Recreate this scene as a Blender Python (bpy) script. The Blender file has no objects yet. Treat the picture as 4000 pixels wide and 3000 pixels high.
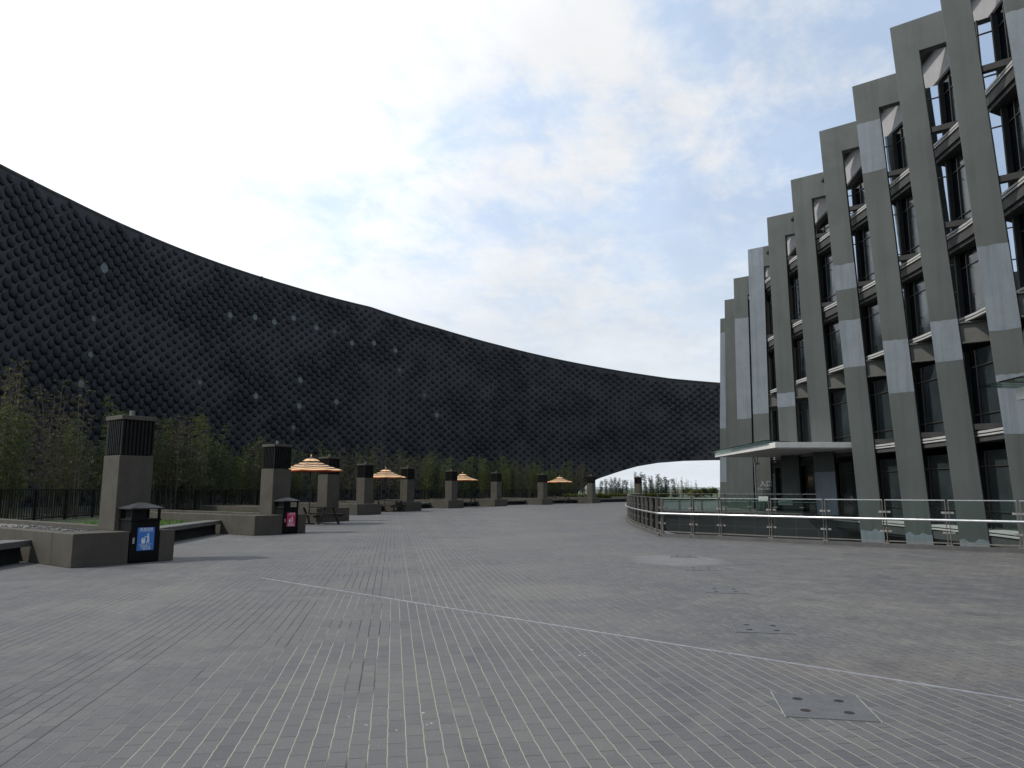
import bpy, bmesh, math, random
from mathutils import Vector, noise as mnoise
R_ = math.radians
SC = bpy.context.scene
COL = SC.collection
random.seed(7)

# ------------------------------------------------------------------ camera
F = 2800.0; EYE = 1.5
TILT = math.atan(413 / F); CT = math.cos(TILT); ST = math.sin(TILT)
cd = bpy.data.cameras.new('camera'); cam = bpy.data.objects.new('camera', cd); COL.objects.link(cam)
cam.location = (0, 0, EYE); cam.rotation_euler = (math.pi / 2 + TILT, 0, 0)
cd.sensor_width = 36; cd.lens = F / 4000 * 36; cd.clip_start = 0.1; cd.clip_end = 20000
SC.camera = cam

# ------------------------------------------------------------------ light
SUN_EL, SUN_AZ = 50.0, -101.0            # azimuth clockwise from +Y
sd = Vector((math.sin(R_(SUN_AZ)) * math.cos(R_(SUN_EL)), math.cos(R_(SUN_AZ)) * math.cos(R_(SUN_EL)), math.sin(R_(SUN_EL))))
ld = bpy.data.lights.new('sun', 'SUN'); ld.energy = 3.0; ld.angle = R_(1.2); ld.color = (1.0, 0.95, 0.87)
lo = bpy.data.objects.new('sun', ld); COL.objects.link(lo); lo.location = (-30, -6, 60)
lo.rotation_euler = (-sd).to_track_quat('-Z', 'Y').to_euler()
SC.view_settings.view_transform = 'Standard'; SC.view_settings.look = 'None'
SC.view_settings.exposure = 0.0; SC.view_settings.gamma = 1.0; SC.view_settings.use_curve_mapping = False
SC.cycles.max_bounces = 8; SC.cycles.transparent_max_bounces = 24
SC.cycles.caustics_reflective = False; SC.cycles.caustics_refractive = False
try: SC.cycles.use_denoising = True
except Exception: pass


class NT:
    """short node-tree writer"""
    def __init__(s, nt): s.t = nt
    def n(s, typ, **kw):
        nd = s.t.nodes.new(typ)
        for k, v in kw.items(): setattr(nd, k, v)
        return nd
    def link(s, a, b): s.t.links.new(a, b)
    def put(s, sock, v):
        if hasattr(v, 'is_linked') or hasattr(v, 'links'): s.link(v, sock)
        else:
            if sock.type == 'RGBA' and not hasattr(v, '__len__'): v = (v, v, v, 1)
            if sock.type == 'RGBA' and len(v) == 3: v = tuple(v) + (1,)
            sock.default_value = v
    def m(s, op, a, b=0.0, c=0.0):
        nd = s.n('ShaderNodeMath', operation=op)
        s.put(nd.inputs[0], a); s.put(nd.inputs[1], b); s.put(nd.inputs[2], c)
        return nd.outputs[0]
    def dot(s, v, w):
        nd = s.n('ShaderNodeVectorMath', operation='DOT_PRODUCT')
        s.put(nd.inputs[0], v); s.put(nd.inputs[1], w)
        return nd.outputs['Value']
    def vm(s, op, a, b):
        nd = s.n('ShaderNodeVectorMath', operation=op)
        s.put(nd.inputs[0], a); s.put(nd.inputs[1], b)
        return nd.outputs[0]
    def comb(s, x, y, z=0.0):
        nd = s.n('ShaderNodeCombineXYZ')
        for i, v in enumerate((x, y, z)): s.put(nd.inputs[i], v)
        return nd.outputs[0]
    def noise(s, vec, scale, detail=3.0, rough=0.55, dist=0.0):
        nd = s.n('ShaderNodeTexNoise'); s.put(nd.inputs['Vector'], vec)
        nd.inputs['Scale'].default_value = scale; nd.inputs['Detail'].default_value = detail
        nd.inputs['Roughness'].default_value = rough; nd.inputs['Distortion'].default_value = dist
        return nd.outputs['Fac']
    def ramp(s, f, a, b, lo=0.0, hi=1.0, smooth=True):
        nd = s.n('ShaderNodeMapRange'); nd.interpolation_type = 'SMOOTHSTEP' if smooth else 'LINEAR'
        s.put(nd.inputs['Value'], f)
        for k, v in (('From Min', a), ('From Max', b), ('To Min', lo), ('To Max', hi)): s.put(nd.inputs[k], v)
        return nd.outputs[0]
    def mix(s, f, a, b, blend='MIX'):
        nd = s.n('ShaderNodeMix', data_type='RGBA', blend_type=blend); nd.clamp_factor = True
        s.put(nd.inputs[0], f); s.put(nd.inputs[6], a); s.put(nd.inputs[7], b)
        return nd.outputs[2]


# ------------------------------------------------------------------ world: blue sky with drifting cloud
w = bpy.data.worlds.new('World'); SC.world = w; w.use_nodes = True
w.node_tree.nodes.clear(); t = NT(w.node_tree)
sky = t.n('ShaderNodeTexSky', sky_type='NISHITA'); sky.sun_disc = False
sky.sun_elevation = R_(SUN_EL); sky.sun_rotation = R_(SUN_AZ); sky.air_density = 1.0; sky.dust_density = 1.0; sky.ozone_density = 1.5
bg1 = t.n('ShaderNodeBackground'); t.link(sky.outputs[0], bg1.inputs[0]); bg1.inputs[1].default_value = 0.15
tc = t.n('ShaderNodeTexCoord'); D = tc.outputs['Generated']
sx = t.n('ShaderNodeSeparateXYZ'); t.link(D, sx.inputs[0])
zz = t.m('ADD', t.m('MAXIMUM', sx.outputs[2], 0.0), 0.22)
px_ = t.m('DIVIDE', sx.outputs[0], zz); py_ = t.m('DIVIDE', sx.outputs[1], zz)
pv = t.comb(t.m('ADD', t.m('MULTIPLY', px_, 1.0), t.m('MULTIPLY', py_, -0.35)), t.m('ADD', t.m('MULTIPLY', py_, 0.8), t.m('MULTIPLY', px_, 0.25)), 3.7)
n1 = t.noise(pv, 1.5, 2.0, 0.5, 0.3)
n2 = t.noise(pv, 6.5, 7.0, 0.62, 0.25)
n3 = t.noise(pv, 20.0, 5.0, 0.6, 0.2)
sunward = t.dot(D, tuple(Vector((-0.62, 0.62, 0.48)).normalized()))      # towards the bright upper left
left = t.ramp(sunward, 0.45, 0.98)
low = t.ramp(sx.outputs[2], 0.36, 0.05)
cov = t.m('ADD', t.m('ADD', t.m('MULTIPLY', n1, 0.85), t.m('MULTIPLY', n2, 0.85)), t.m('MULTIPLY', n3, 0.25))
cov = t.m('ADD', cov, t.m('ADD', t.m('MULTIPLY', left, 0.30), t.m('MULTIPLY', low, 0.22)))
thick = t.ramp(cov, 0.93, 1.33)
horizon = t.ramp(sx.outputs[2], 0.44, 0.12)
rightup = t.ramp(t.dot(D, tuple(Vector((0.62, 0.62, 0.48)).normalized())), 0.80, 0.985)
veil = t.m('SUBTRACT', 0.84, t.m('MULTIPLY', rightup, 0.20))
cf = t.m('MAXIMUM', t.m('ADD', veil, t.m('MULTIPLY', thick, t.m('SUBTRACT', 0.98, veil))), t.m('MULTIPLY', horizon, 0.97))
bright = t.m('ADD', 0.88, t.m('MULTIPLY', t.ramp(sunward, 0.66, 1.0), 0.36))
shade = t.ramp(t.noise(pv, 3.1, 5.0, 0.6), 0.3, 0.7, 0.94, 1.04)
ccol = t.mix(thick, (0.75, 0.91, 1.14), (0.985, 1.0, 1.02))
ccol = t.mix(t.m('MULTIPLY', horizon, 0.9), ccol, (0.87, 0.935, 1.01))
bg2 = t.n('ShaderNodeBackground'); t.put(bg2.inputs[0], ccol); t.link(t.m('MULTIPLY', bright, shade), bg2.inputs[1])
mx = t.n('ShaderNodeMixShader'); t.link(cf, mx.inputs[0]); t.link(bg1.outputs[0], mx.inputs[1]); t.link(bg2.outputs[0], mx.inputs[2])
wo = t.n('ShaderNodeOutputWorld'); t.link(mx.outputs[0], wo.inputs[0])


# ------------------------------------------------------------------ pixel rays of the photograph (4000 x 3000)
def ray(u, v):
    b = (1500 - v) / F; fw = CT - b * ST
    return (u - 2000) / F / fw, (b * CT + ST) / fw        # x per metre forward, z per metre forward
def gp(u, v, z=0.0):
    a, e = ray(u, v); d = (z - EYE) / e
    return Vector((a * d, d, z))
G37 = R_(37)
E1 = Vector((math.sin(G37), math.cos(G37), 0)); E2 = Vector((-math.cos(G37), math.sin(G37), 0))
P = -E2; N1 = E1
ROT = math.atan2(E1.y, E1.x)                              # local x runs along E1, local y along E2


# ------------------------------------------------------------------ mesh builder
class MB:
    def __init__(s): s.v = []; s.f = []; s.m = []
    def add(s, vs, fs, mi=0):
        o = len(s.v); s.v += [tuple(p) for p in vs]
        for f in fs: s.f.append(tuple(i + o for i in f)); s.m.append(mi)
        return s
    def box(s, c, size, rz=0.0, mi=0):
        hx, hy, hz = (k / 2 for k in size); ca, sa = math.cos(rz), math.sin(rz); vs = []
        for x, y, z in ((-hx, -hy, -hz), (hx, -hy, -hz), (hx, hy, -hz), (-hx, hy, -hz), (-hx, -hy, hz), (hx, -hy, hz), (hx, hy, hz), (-hx, hy, hz)):
            vs.append((c[0] + x * ca - y * sa, c[1] + x * sa + y * ca, c[2] + z))
        return s.add(vs, BOXF, mi)
    def bx(s, x0, x1, y0, y1, z0, z1, mi=0):
        return s.box(((x0 + x1) / 2, (y0 + y1) / 2, (z0 + z1) / 2), (x1 - x0, y1 - y0, z1 - z0), 0, mi)
    def bar(s, a, b, wd, ht, mi=0, up=Vector((0, 0, 1))):
        a = Vector(a); b = Vector(b); d = (b - a).normalized()
        if abs(d.dot(up)) > 0.95: up = Vector((1, 0, 0))
        sd_ = d.cross(up).normalized() * (wd / 2); u = sd_.cross(d).normalized() * (ht / 2)
        vs = [p + q for p in (a, b) for q in (-sd_ - u, sd_ - u, sd_ + u, -sd_ + u)]
        return s.add(vs, ((0, 1, 2, 3), (7, 6, 5, 4), (0, 4, 5, 1), (1, 5, 6, 2), (2, 6, 7, 3), (3, 7, 4, 0)), mi)
    def tube(s, pts, r, n=8, mi=0, cap=True):
        pts = [Vector(p) for p in pts]; rs = r if hasattr(r, '__len__') else [r] * len(pts); vs = []
        for i, p in enumerate(pts):
            d = (pts[min(i + 1, len(pts) - 1)] - pts[max(i - 1, 0)]).normalized()
            up = Vector((0, 0, 1)) if abs(d.z) < 0.9 else Vector((1, 0, 0))
            a = d.cross(up).normalized(); b = a.cross(d)
            for k in range(n):
                an = 2 * math.pi * k / n; vs.append(p + (a * math.cos(an) + b * math.sin(an)) * rs[i])
        fs = []
        for i in range(len(pts) - 1):
            for k in range(n): fs.append((i * n + k, i * n + (k + 1) % n, (i + 1) * n + (k + 1) % n, (i + 1) * n + k))
        if cap: fs.append(tuple(range(n - 1, -1, -1))); fs.append(tuple((len(pts) - 1) * n + k for k in range(n)))
        return s.add(vs, fs, mi)
    def prism(s, poly, f0, f1, mi=0):
        """poly: list of 2d points; f0/f1 map a 2d point to the two end faces"""
        n = len(poly); vs = [f0(p) for p in poly] + [f1(p) for p in poly]
        fs = [tuple(range(n - 1, -1, -1)), tuple(range(n, 2 * n))] + [(i, (i + 1) % n, n + (i + 1) % n, n + i) for i in range(n)]
        return s.add(vs, fs, mi)
    def slab(s, poly, z0, z1, mi=0):
        return s.prism(poly, lambda p: (p[0], p[1], z0), lambda p: (p[0], p[1], z1), mi)
    def build(s, name, mats, parent=None, smooth=False, bevel=0.0, off=None):
        me = bpy.data.meshes.new(name)
        o0 = Vector(off) if off is not None else (Vector(parent.location) if parent is not None and parent.get('worldspace') else Vector((0, 0, 0)))
        me.from_pydata([tuple(Vector(p) - o0) for p in s.v], [], s.f)
        for m_ in (mats if isinstance(mats, (list, tuple)) else [mats]): me.materials.append(m_)
        me.polygons.foreach_set('material_index', s.m)
        if smooth: me.polygons.foreach_set('use_smooth', [True] * len(me.polygons))
        bm = bmesh.new(); bm.from_mesh(me); bmesh.ops.recalc_face_normals(bm, faces=bm.faces); bm.to_mesh(me); bm.free()
        ob = bpy.data.objects.new(name, me); COL.objects.link(ob)
        if parent is not None: ob.parent = parent
        if bevel:
            b = ob.modifiers.new('bevel', 'BEVEL'); b.width = bevel; b.segments = 2; b.limit_method = 'ANGLE'; b.angle_limit = R_(40)
        return ob
BOXF = ((0, 3, 2, 1), (4, 5, 6, 7), (0, 1, 5, 4), (1, 2, 6, 5), (2, 3, 7, 6), (3, 0, 4, 7))

def tag(o, label=None, cat=None, group=None, kind=None):
    for k, v in (('label', label), ('category', cat), ('group', group), ('kind', kind)):
        if v: o[k] = v
    return o
def empty(name, loc, label, cat, group=None, rz=0.0, world=False):
    o = bpy.data.objects.new(name, None); COL.objects.link(o); o.location = loc; o.rotation_euler = (0, 0, rz); o.empty_display_size = 0.3
    tag(o, label, cat, group)
    if world: o['worldspace'] = 1
    return o
KIDS = {}
def copy_tree(o, parent=None):
    c = o.copy(); COL.objects.link(c)
    if parent is not None: c.parent = parent
    for ch in [x for x in COL.objects if x.parent is o]: copy_tree(ch, c)
    return c


# ------------------------------------------------------------------ materials
def newmat(name):
    m = bpy.data.materials.new(name); m.use_nodes = True; nt = m.node_tree; nt.nodes.clear(); t = NT(nt)
    b = t.n('ShaderNodeBsdfPrincipled'); o = t.n('ShaderNodeOutputMaterial'); t.link(b.outputs[0], o.inputs[0])
    return m, t, b
def surf(name, c1, c2=None, rough=0.7, scale=3.0, fine=0.0, fscale=60.0, bump=0.0, metal=0.0, spec=0.5, streak=0.0, sfreq=1.6):
    """colour wandering between c1 and c2 by world position, with fine grain, vertical streaks and a bump"""
    m, t, b = newmat(name); g = t.n('ShaderNodeNewGeometry'); p = g.outputs['Position']
    col = c1 if c2 is None else t.mix(t.ramp(t.noise(p, scale, 5, 0.6), 0.3, 0.7), c1, c2)
    if streak:
        sp = t.n('ShaderNodeSeparateXYZ'); t.link(p, sp.inputs[0])
        sv = t.comb(t.m('MULTIPLY', sp.outputs[0], 2.6), t.m('MULTIPLY', sp.outputs[1], 2.6), t.m('MULTIPLY', sp.outputs[2], 0.09))
        st = t.ramp(t.noise(sv, sfreq, 5, 0.65), 0.42, 0.72)
        col = t.mix(t.m('MULTIPLY', st, streak), col, t.mix(1.0, col, (0.45, 0.46, 0.44), 'MULTIPLY'))
    if fine:
        fn = t.noise(p, fscale, 3, 0.6)
        col = t.mix(fine, col, t.mix(t.ramp(fn, 0.3, 0.7), (0.55, 0.55, 0.55), (1.4, 1.4, 1.4)), 'MULTIPLY')
    t.put(b.inputs['Base Color'], col); b.inputs['Metallic'].default_value = metal
    b.inputs['Specular IOR Level'].default_value = spec
    t.put(b.inputs['Roughness'], t.ramp(t.noise(p, scale * 2.3, 3), 0.3, 0.7, max(rough - 0.08, 0.02), min(rough + 0.08, 1)))
    if bump:
        bn = t.n('ShaderNodeBump'); bn.inputs['Strength'].default_value = bump; bn.inputs['Distance'].default_value = 0.01
        t.link(t.noise(p, fscale, 4, 0.6), bn.inputs['Height']); t.link(bn.outputs[0], b.inputs['Normal'])
    return m
def leafmat(name, c1, c2, trans=0.35):
    m, t, b = newmat(name); oi = t.n('ShaderNodeObjectInfo'); g = t.n('ShaderNodeNewGeometry')
    f = t.m('ADD', t.m('MULTIPLY', oi.outputs['Random'], 0.6), t.m('MULTIPLY', t.noise(g.outputs['Position'], 2.3, 3), 0.5))
    col = t.mix(f, c1, c2); t.put(b.inputs['Base Color'], col); b.inputs['Roughness'].default_value = 0.6
    b.inputs['Specular IOR Level'].default_value = 0.25
    tr = t.n('ShaderNodeBsdfTranslucent'); t.put(tr.inputs[0], t.mix(1.0, col, (1.3, 1.4, 0.7), 'MULTIPLY'))
    mx = t.n('ShaderNodeMixShader'); mx.inputs[0].default_value = trans
    t.link(b.outputs[0], mx.inputs[1]); t.link(tr.outputs[0], mx.inputs[2])
    out = [n for n in m.node_tree.nodes if n.type == 'OUTPUT_MATERIAL'][0]; t.link(mx.outputs[0], out.inputs[0])
    return m
def glassmat(name, tint, ior=1.5, refl=1.0):
    m, t, b = newmat(name); m.node_tree.nodes.remove(b)
    tr = t.n('ShaderNodeBsdfTransparent'); tr.inputs[0].default_value = (*tint, 1)
    gl = t.n('ShaderNodeBsdfGlossy'); gl.inputs['Roughness'].default_value = 0.02; gl.inputs[0].default_value = (refl, refl, refl, 1)
    fr = t.n('ShaderNodeFresnel'); fr.inputs[0].default_value = ior
    mx = t.n('ShaderNodeMixShader'); t.link(fr.outputs[0], mx.inputs[0]); t.link(tr.outputs[0], mx.inputs[1]); t.link(gl.outputs[0], mx.inputs[2])
    out = [n for n in m.node_tree.nodes if n.type == 'OUTPUT_MATERIAL'][0]; t.link(mx.outputs[0], out.inputs[0])
    return m

M = {}
M['concrete'] = surf('pitted brown grey concrete', (0.056, 0.050, 0.038), (0.076, 0.068, 0.052), 0.85, 1.4, 0.45, 70, 0.35, streak=0.25)
M['concrete_top'] = surf('worn concrete bench', (0.085, 0.083, 0.076), (0.115, 0.112, 0.104), 0.8, 1.2, 0.4, 70, 0.3)
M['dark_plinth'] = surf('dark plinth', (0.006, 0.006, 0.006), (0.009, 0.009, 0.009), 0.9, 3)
M['louvre'] = surf('dark bronze louvre', (0.011, 0.011, 0.011), (0.017, 0.0165, 0.0155), 0.6, 5, spec=0.15)
M['black_paint'] = surf('black paint', (0.0035, 0.0035, 0.004), (0.006, 0.006, 0.0065), 0.6, 6, 0.15, 90, spec=0.15)
M['bin_roof'] = surf('dusty dark roof sheet', (0.028, 0.029, 0.034), (0.04, 0.04, 0.044), 0.6, 8, spec=0.3)
M['inside'] = surf('dark inside', (0.006, 0.006, 0.006), None, 0.9)
M['steel'] = surf('brushed steel', (0.62, 0.62, 0.62), (0.72, 0.72, 0.71), 0.28, 10, metal=1.0)
M['handsteel'] = surf('satin handrail steel', (0.66, 0.66, 0.65), (0.70, 0.70, 0.69), 0.42, 3, metal=1.0)
M['bracket'] = surf('satin steel bracket', (0.42, 0.40, 0.36), (0.5, 0.48, 0.44), 0.4, 10, metal=1.0)
M['post'] = surf('grey steel post', (0.15, 0.143, 0.125), (0.20, 0.19, 0.165), 0.5, 6, metal=0.3)
M['kerb'] = surf('kerb stone', (0.075, 0.073, 0.07), (0.105, 0.102, 0.098), 0.8, 2, 0.35, 60, 0.2)
M['ledge'] = surf('pale ledge', (0.42, 0.44, 0.42), (0.52, 0.53, 0.5), 0.7, 2)
M['gravel'] = surf('pale gravel', (0.05, 0.048, 0.046), (0.21, 0.20, 0.19), 0.9, 24, 0.6, 45, 0.6)
M['lawn'] = surf('lawn soil', (0.03, 0.05, 0.015), (0.05, 0.075, 0.02), 0.95, 2, 0.4, 30, 0.5)
M['grassblade'] = leafmat('grass blade', (0.045, 0.115, 0.015), (0.075, 0.16, 0.025))
M['field'] = surf('far field', (0.07, 0.085, 0.04), (0.12, 0.125, 0.07), 0.95, 0.02)
M['earth'] = surf('planting earth', (0.018, 0.02, 0.011), (0.03, 0.034, 0.016), 0.95, 1.5)
M['wood'] = surf('dark stained wood', (0.022, 0.017, 0.013), (0.045, 0.035, 0.027), 0.6, 9, 0.3, 40)
M['pole'] = surf('dark umbrella pole', (0.025, 0.02, 0.017), (0.04, 0.032, 0.027), 0.45, 5)
M['cream'] = surf('cream awning cloth', (0.74, 0.45, 0.21), (0.80, 0.50, 0.245), 0.8, 4)
M['plum'] = surf('plum awning stripe', (0.035, 0.022, 0.03), (0.05, 0.034, 0.042), 0.8, 4)
M['red'] = surf('red awning underside', (0.50, 0.10, 0.04), (0.58, 0.13, 0.05), 0.8, 4)
M['signblue'] = surf('blue sign', (0.035, 0.16, 0.46), (0.045, 0.18, 0.50), 0.4, 9)
M['signred'] = surf('crimson sign', (0.50, 0.025, 0.10), (0.56, 0.03, 0.12), 0.4, 9)
M['signwhite'] = surf('sign white', (0.72, 0.74, 0.76), None, 0.5)
M['letter'] = surf('grey letters', (0.42, 0.45, 0.48), None, 0.5)
M['white'] = surf('off white metal', (0.62, 0.62, 0.59), (0.7, 0.7, 0.67), 0.5, 3)
M['soffit'] = surf('pale soffit panel', (0.52, 0.51, 0.50), (0.6, 0.59, 0.58), 0.6, 2)
M['parapet'] = surf('pale parapet panel', (0.34, 0.335, 0.34), (0.40, 0.39, 0.40), 0.6, 1)
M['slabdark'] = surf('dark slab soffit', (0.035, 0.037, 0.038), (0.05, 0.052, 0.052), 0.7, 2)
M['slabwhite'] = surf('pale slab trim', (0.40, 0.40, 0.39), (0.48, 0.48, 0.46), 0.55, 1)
M['slabgrey'] = surf('grey slab edge', (0.05, 0.05, 0.049), (0.07, 0.07, 0.067), 0.7, 1)
M['frame'] = surf('grey painted concrete frame', (0.070, 0.080, 0.075), (0.087, 0.098, 0.091), 0.6, 0.4, 0.16, 25, 0.05, streak=0.42, sfreq=0.75)
M['patch'] = surf('blue grey paint patch', (0.165, 0.195, 0.222), (0.20, 0.23, 0.255), 0.6, 0.9, 0.12, 20, streak=0.4)
M['lowerframe'] = surf('dark steel crossbar', (0.085, 0.085, 0.075), (0.115, 0.115, 0.10), 0.55, 1.5)
M['crossbar'] = surf('dark crossbar', (0.034, 0.035, 0.034), (0.05, 0.05, 0.048), 0.6, 1.5, spec=0.3)
M['mullion'] = surf('bronze mullion', (0.085, 0.08, 0.07), None, 0.4, metal=0.4)
M['tile'] = None
M['glass'] = glassmat('green balustrade glass', (0.90, 0.958, 0.938), refl=0.3)
M['canopyglass'] = glassmat('pale green canopy glass', (0.72, 0.86, 0.82))
M['handwhite'] = surf('white plastic', (0.7, 0.7, 0.7), None, 0.4)
M['culm'] = surf('bamboo culm', (0.05, 0.053, 0.022), (0.085, 0.082, 0.04), 0.6, 3)
M['deadculm'] = surf('dry cane', (0.06, 0.052, 0.036), (0.095, 0.082, 0.06), 0.7, 3)
M['leaf'] = leafmat('bamboo leaf', (0.046, 0.066, 0.014), (0.092, 0.108, 0.026), 0.3)
M['leafdeep'] = leafmat('deep bamboo leaf', (0.022, 0.042, 0.013), (0.045, 0.065, 0.02), 0.3)
M['leafdry'] = leafmat('dry bamboo leaf', (0.06, 0.055, 0.03), (0.095, 0.08, 0.045), 0.25)
M['leafpale'] = leafmat('yellow green leaf', (0.17, 0.17, 0.06), (0.24, 0.22, 0.09), 0.4)
M['bark'] = surf('bark', (0.06, 0.05, 0.04), (0.09, 0.075, 0.06), 0.9, 5)
M['hill'] = surf('haze-paled wooded ridge', (0.16, 0.2, 0.19), (0.22, 0.26, 0.25), 0.95, 0.03)  # pale grey green, with the air haze painted into the colour
M['cover'] = surf('cast cover plate', (0.080, 0.082, 0.086), (0.104, 0.105, 0.106), 0.7, 7, 0.3, 90, 0.1)
M['hole'] = surf('rusty hole', (0.016, 0.011, 0.010), None, 0.9)
M['edgestrip'] = surf('worn edge strip', (0.19, 0.19, 0.185), (0.26, 0.26, 0.25), 0.6, 9)
M['coverstrip'] = surf('dull edge strip', (0.12, 0.132, 0.135), (0.17, 0.17, 0.172), 0.6, 9)
M['strip'] = surf('zinc joint strip', (0.24, 0.25, 0.27), (0.34, 0.35, 0.37), 0.5, 9, metal=0.2)

# reflective window glass
m, t, b = newmat('dark reflective window'); g = t.n('ShaderNodeNewGeometry')
b.inputs['Base Color'].default_value = (0.56, 0.61, 0.67, 1); b.inputs['Roughness'].default_value = 0.03; b.inputs['Metallic'].default_value = 1.0
bn = t.n('ShaderNodeBump'); bn.inputs['Strength'].default_value = 0.04; bn.inputs['Distance'].default_value = 0.05
t.link(t.noise(g.outputs['Position'], 0.9, 2), bn.inputs['Height']); t.link(bn.outputs[0], b.inputs['Normal']); M['window'] = m
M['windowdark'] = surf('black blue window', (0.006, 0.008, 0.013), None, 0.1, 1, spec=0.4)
M['windowdull'] = surf('dim grey green window', (0.022, 0.030, 0.032), (0.04, 0.05, 0.052), 0.12, 0.6, spec=0.8)

# museum shell and its domes
M['shell'] = surf('charcoal shell', (0.039, 0.040, 0.0435), (0.051, 0.052, 0.0555), 0.7, 0.35, 0.25, 18, 0.05, streak=0.2, spec=0.22)
M['dome'] = surf('black dome', (0.0090, 0.0105, 0.0132), (0.0132, 0.0150, 0.0180), 0.6, 0.4, 0.2, 25, spec=0.25)
M['coping'] = surf('shell coping', (0.026, 0.026, 0.0265), (0.034, 0.0335, 0.033), 0.65, 0.8, streak=0.3, spec=0.25)
m, t, b = newmat('porthole glass'); b.inputs['Base Color'].default_value = (0.048, 0.072, 0.076, 1); b.inputs['Roughness'].default_value = 0.2; b.inputs['IOR'].default_value = 1.5; M['porthole'] = m
m, t, b = newmat('dull porthole glass'); b.inputs['Base Color'].default_value = (0.022, 0.032, 0.034, 1); b.inputs['Roughness'].default_value = 0.15; M['portdull'] = m

# tiled retaining wall of the sunken court
m, t, b = newmat('grey tile wall'); g = t.n('ShaderNodeNewGeometry'); p = g.outputs['Position']
sp = t.n('ShaderNodeSeparateXYZ'); t.link(p, sp.inputs[0])
along = t.m('DIVIDE', t.dot(p, tuple(P)), 1.3); up = t.m('DIVIDE', sp.outputs[2], 0.85)
fa = t.m('FRACT', along); fu = t.m('FRACT', up)
j = t.m('MAXIMUM', t.m('LESS_THAN', fa, 0.022), t.m('LESS_THAN', fu, 0.03))
wn = t.n('ShaderNodeTexWhiteNoise', noise_dimensions='2D'); t.link(t.comb(t.m('FLOOR', along), t.m('FLOOR', up)), wn.inputs['Vector'])
t.put(b.inputs['Base Color'], t.mix(j, t.mix(wn.outputs['Value'], (0.015, 0.0165, 0.019), (0.021, 0.0225, 0.0255)), (0.06, 0.062, 0.066))); b.inputs['Roughness'].default_value = 0.45; M['tile'] = m

# plaza paving: long rows of pavers, pale sand in many of the row joints
m, t, b = newmat('plaza paving'); g = t.n('ShaderNodeNewGeometry'); p = g.outputs['Position']
AZ = R_(-9.3); ud = (math.sin(AZ), math.cos(AZ), 0); wd_ = (math.cos(AZ), -math.sin(AZ), 0)
wob = t.m('MULTIPLY', t.m('SUBTRACT', t.noise(p, 3.0, 2), 0.5), 0.012)
wob2 = t.m('MULTIPLY', t.m('SUBTRACT', t.noise(p, 11.0, 2), 0.5), 0.012)
jl = t.dot(p, (0.676, 0.737, 0)); side = t.m('GREATER_THAN', jl, 6.44)     # rows are laid out afresh past the joint strip
V = t.m('DIVIDE', t.m('ADD', t.m('ADD', t.dot(p, wd_), t.m('ADD', wob, wob2)), t.m('MULTIPLY', side, 0.045)), 0.110)
row = t.m('FLOOR', V); fv = t.m('FRACT', V)
wr = t.n('ShaderNodeTexWhiteNoise', noise_dimensions='1D'); t.link(row, wr.inputs['W'])
U = t.m('ADD', t.m('DIVIDE', t.m('ADD', t.dot(p, ud), wob2), 0.22), t.m('ADD', t.m('MULTIPLY', t.m('MODULO', row, 2.0), 0.5), t.m('MULTIPLY', wr.outputs['Value'], 0.12)))
bi = t.m('FLOOR', U); fu = t.m('FRACT', U)
dv = t.m('MULTIPLY', t.m('MINIMUM', fv, t.m('SUBTRACT', 1.0, fv)), 0.110)
du = t.m('MULTIPLY', t.m('MINIMUM', fu, t.m('SUBTRACT', 1.0, fu)), 0.22)
wb = t.n('ShaderNodeTexWhiteNoise', noise_dimensions='2D'); t.link(t.comb(bi, row), wb.inputs['Vector'])
sp = t.n('ShaderNodeSeparateXYZ'); t.link(p, sp.inputs[0])
big = t.noise(p, 0.33, 4, 0.6, 0.4); mid = t.noise(p, 1.3, 5, 0.62, 0.3); fin = t.noise(p, 55, 4, 0.7); fin2 = t.noise(p, 170, 2, 0.7)
base = t.mix(wb.outputs['Value'], (0.087, 0.0868, 0.0915), (0.106, 0.1045, 0.1035))
wsep = t.n('ShaderNodeSeparateColor'); t.link(wb.outputs['Color'], wsep.inputs[0])
base = t.mix(t.m('MULTIPLY', t.ramp(wsep.outputs[1], 0.8, 1.0), 0.35), base, (0.118, 0.114, 0.100))
base = t.mix(t.m('MULTIPLY', t.ramp(wsep.outputs[2], 0.82, 1.0), 0.4), base, (0.058, 0.060, 0.067))
base = t.mix(t.m('MULTIPLY', t.ramp(big, 0.40, 0.68), 0.65), base, (0.132, 0.127, 0.117))
base = t.mix(t.m('MULTIPLY', t.ramp(mid, 0.54, 0.76), 0.65), base, (0.158, 0.152, 0.140))
base = t.mix(t.m('MULTIPLY', t.ramp(mid, 0.46, 0.26), 0.55), base, (0.054, 0.056, 0.064))
base = t.mix(0.35, base, t.mix(t.ramp(fin, 0.25, 0.75), (0.6, 0.6, 0.6), (1.4, 1.4, 1.4)), 'MULTIPLY')
base = t.mix(0.3, base, t.mix(t.ramp(fin2, 0.25, 0.75), (0.6, 0.6, 0.6), (1.4, 1.4, 1.4)), 'MULTIPLY')
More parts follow.
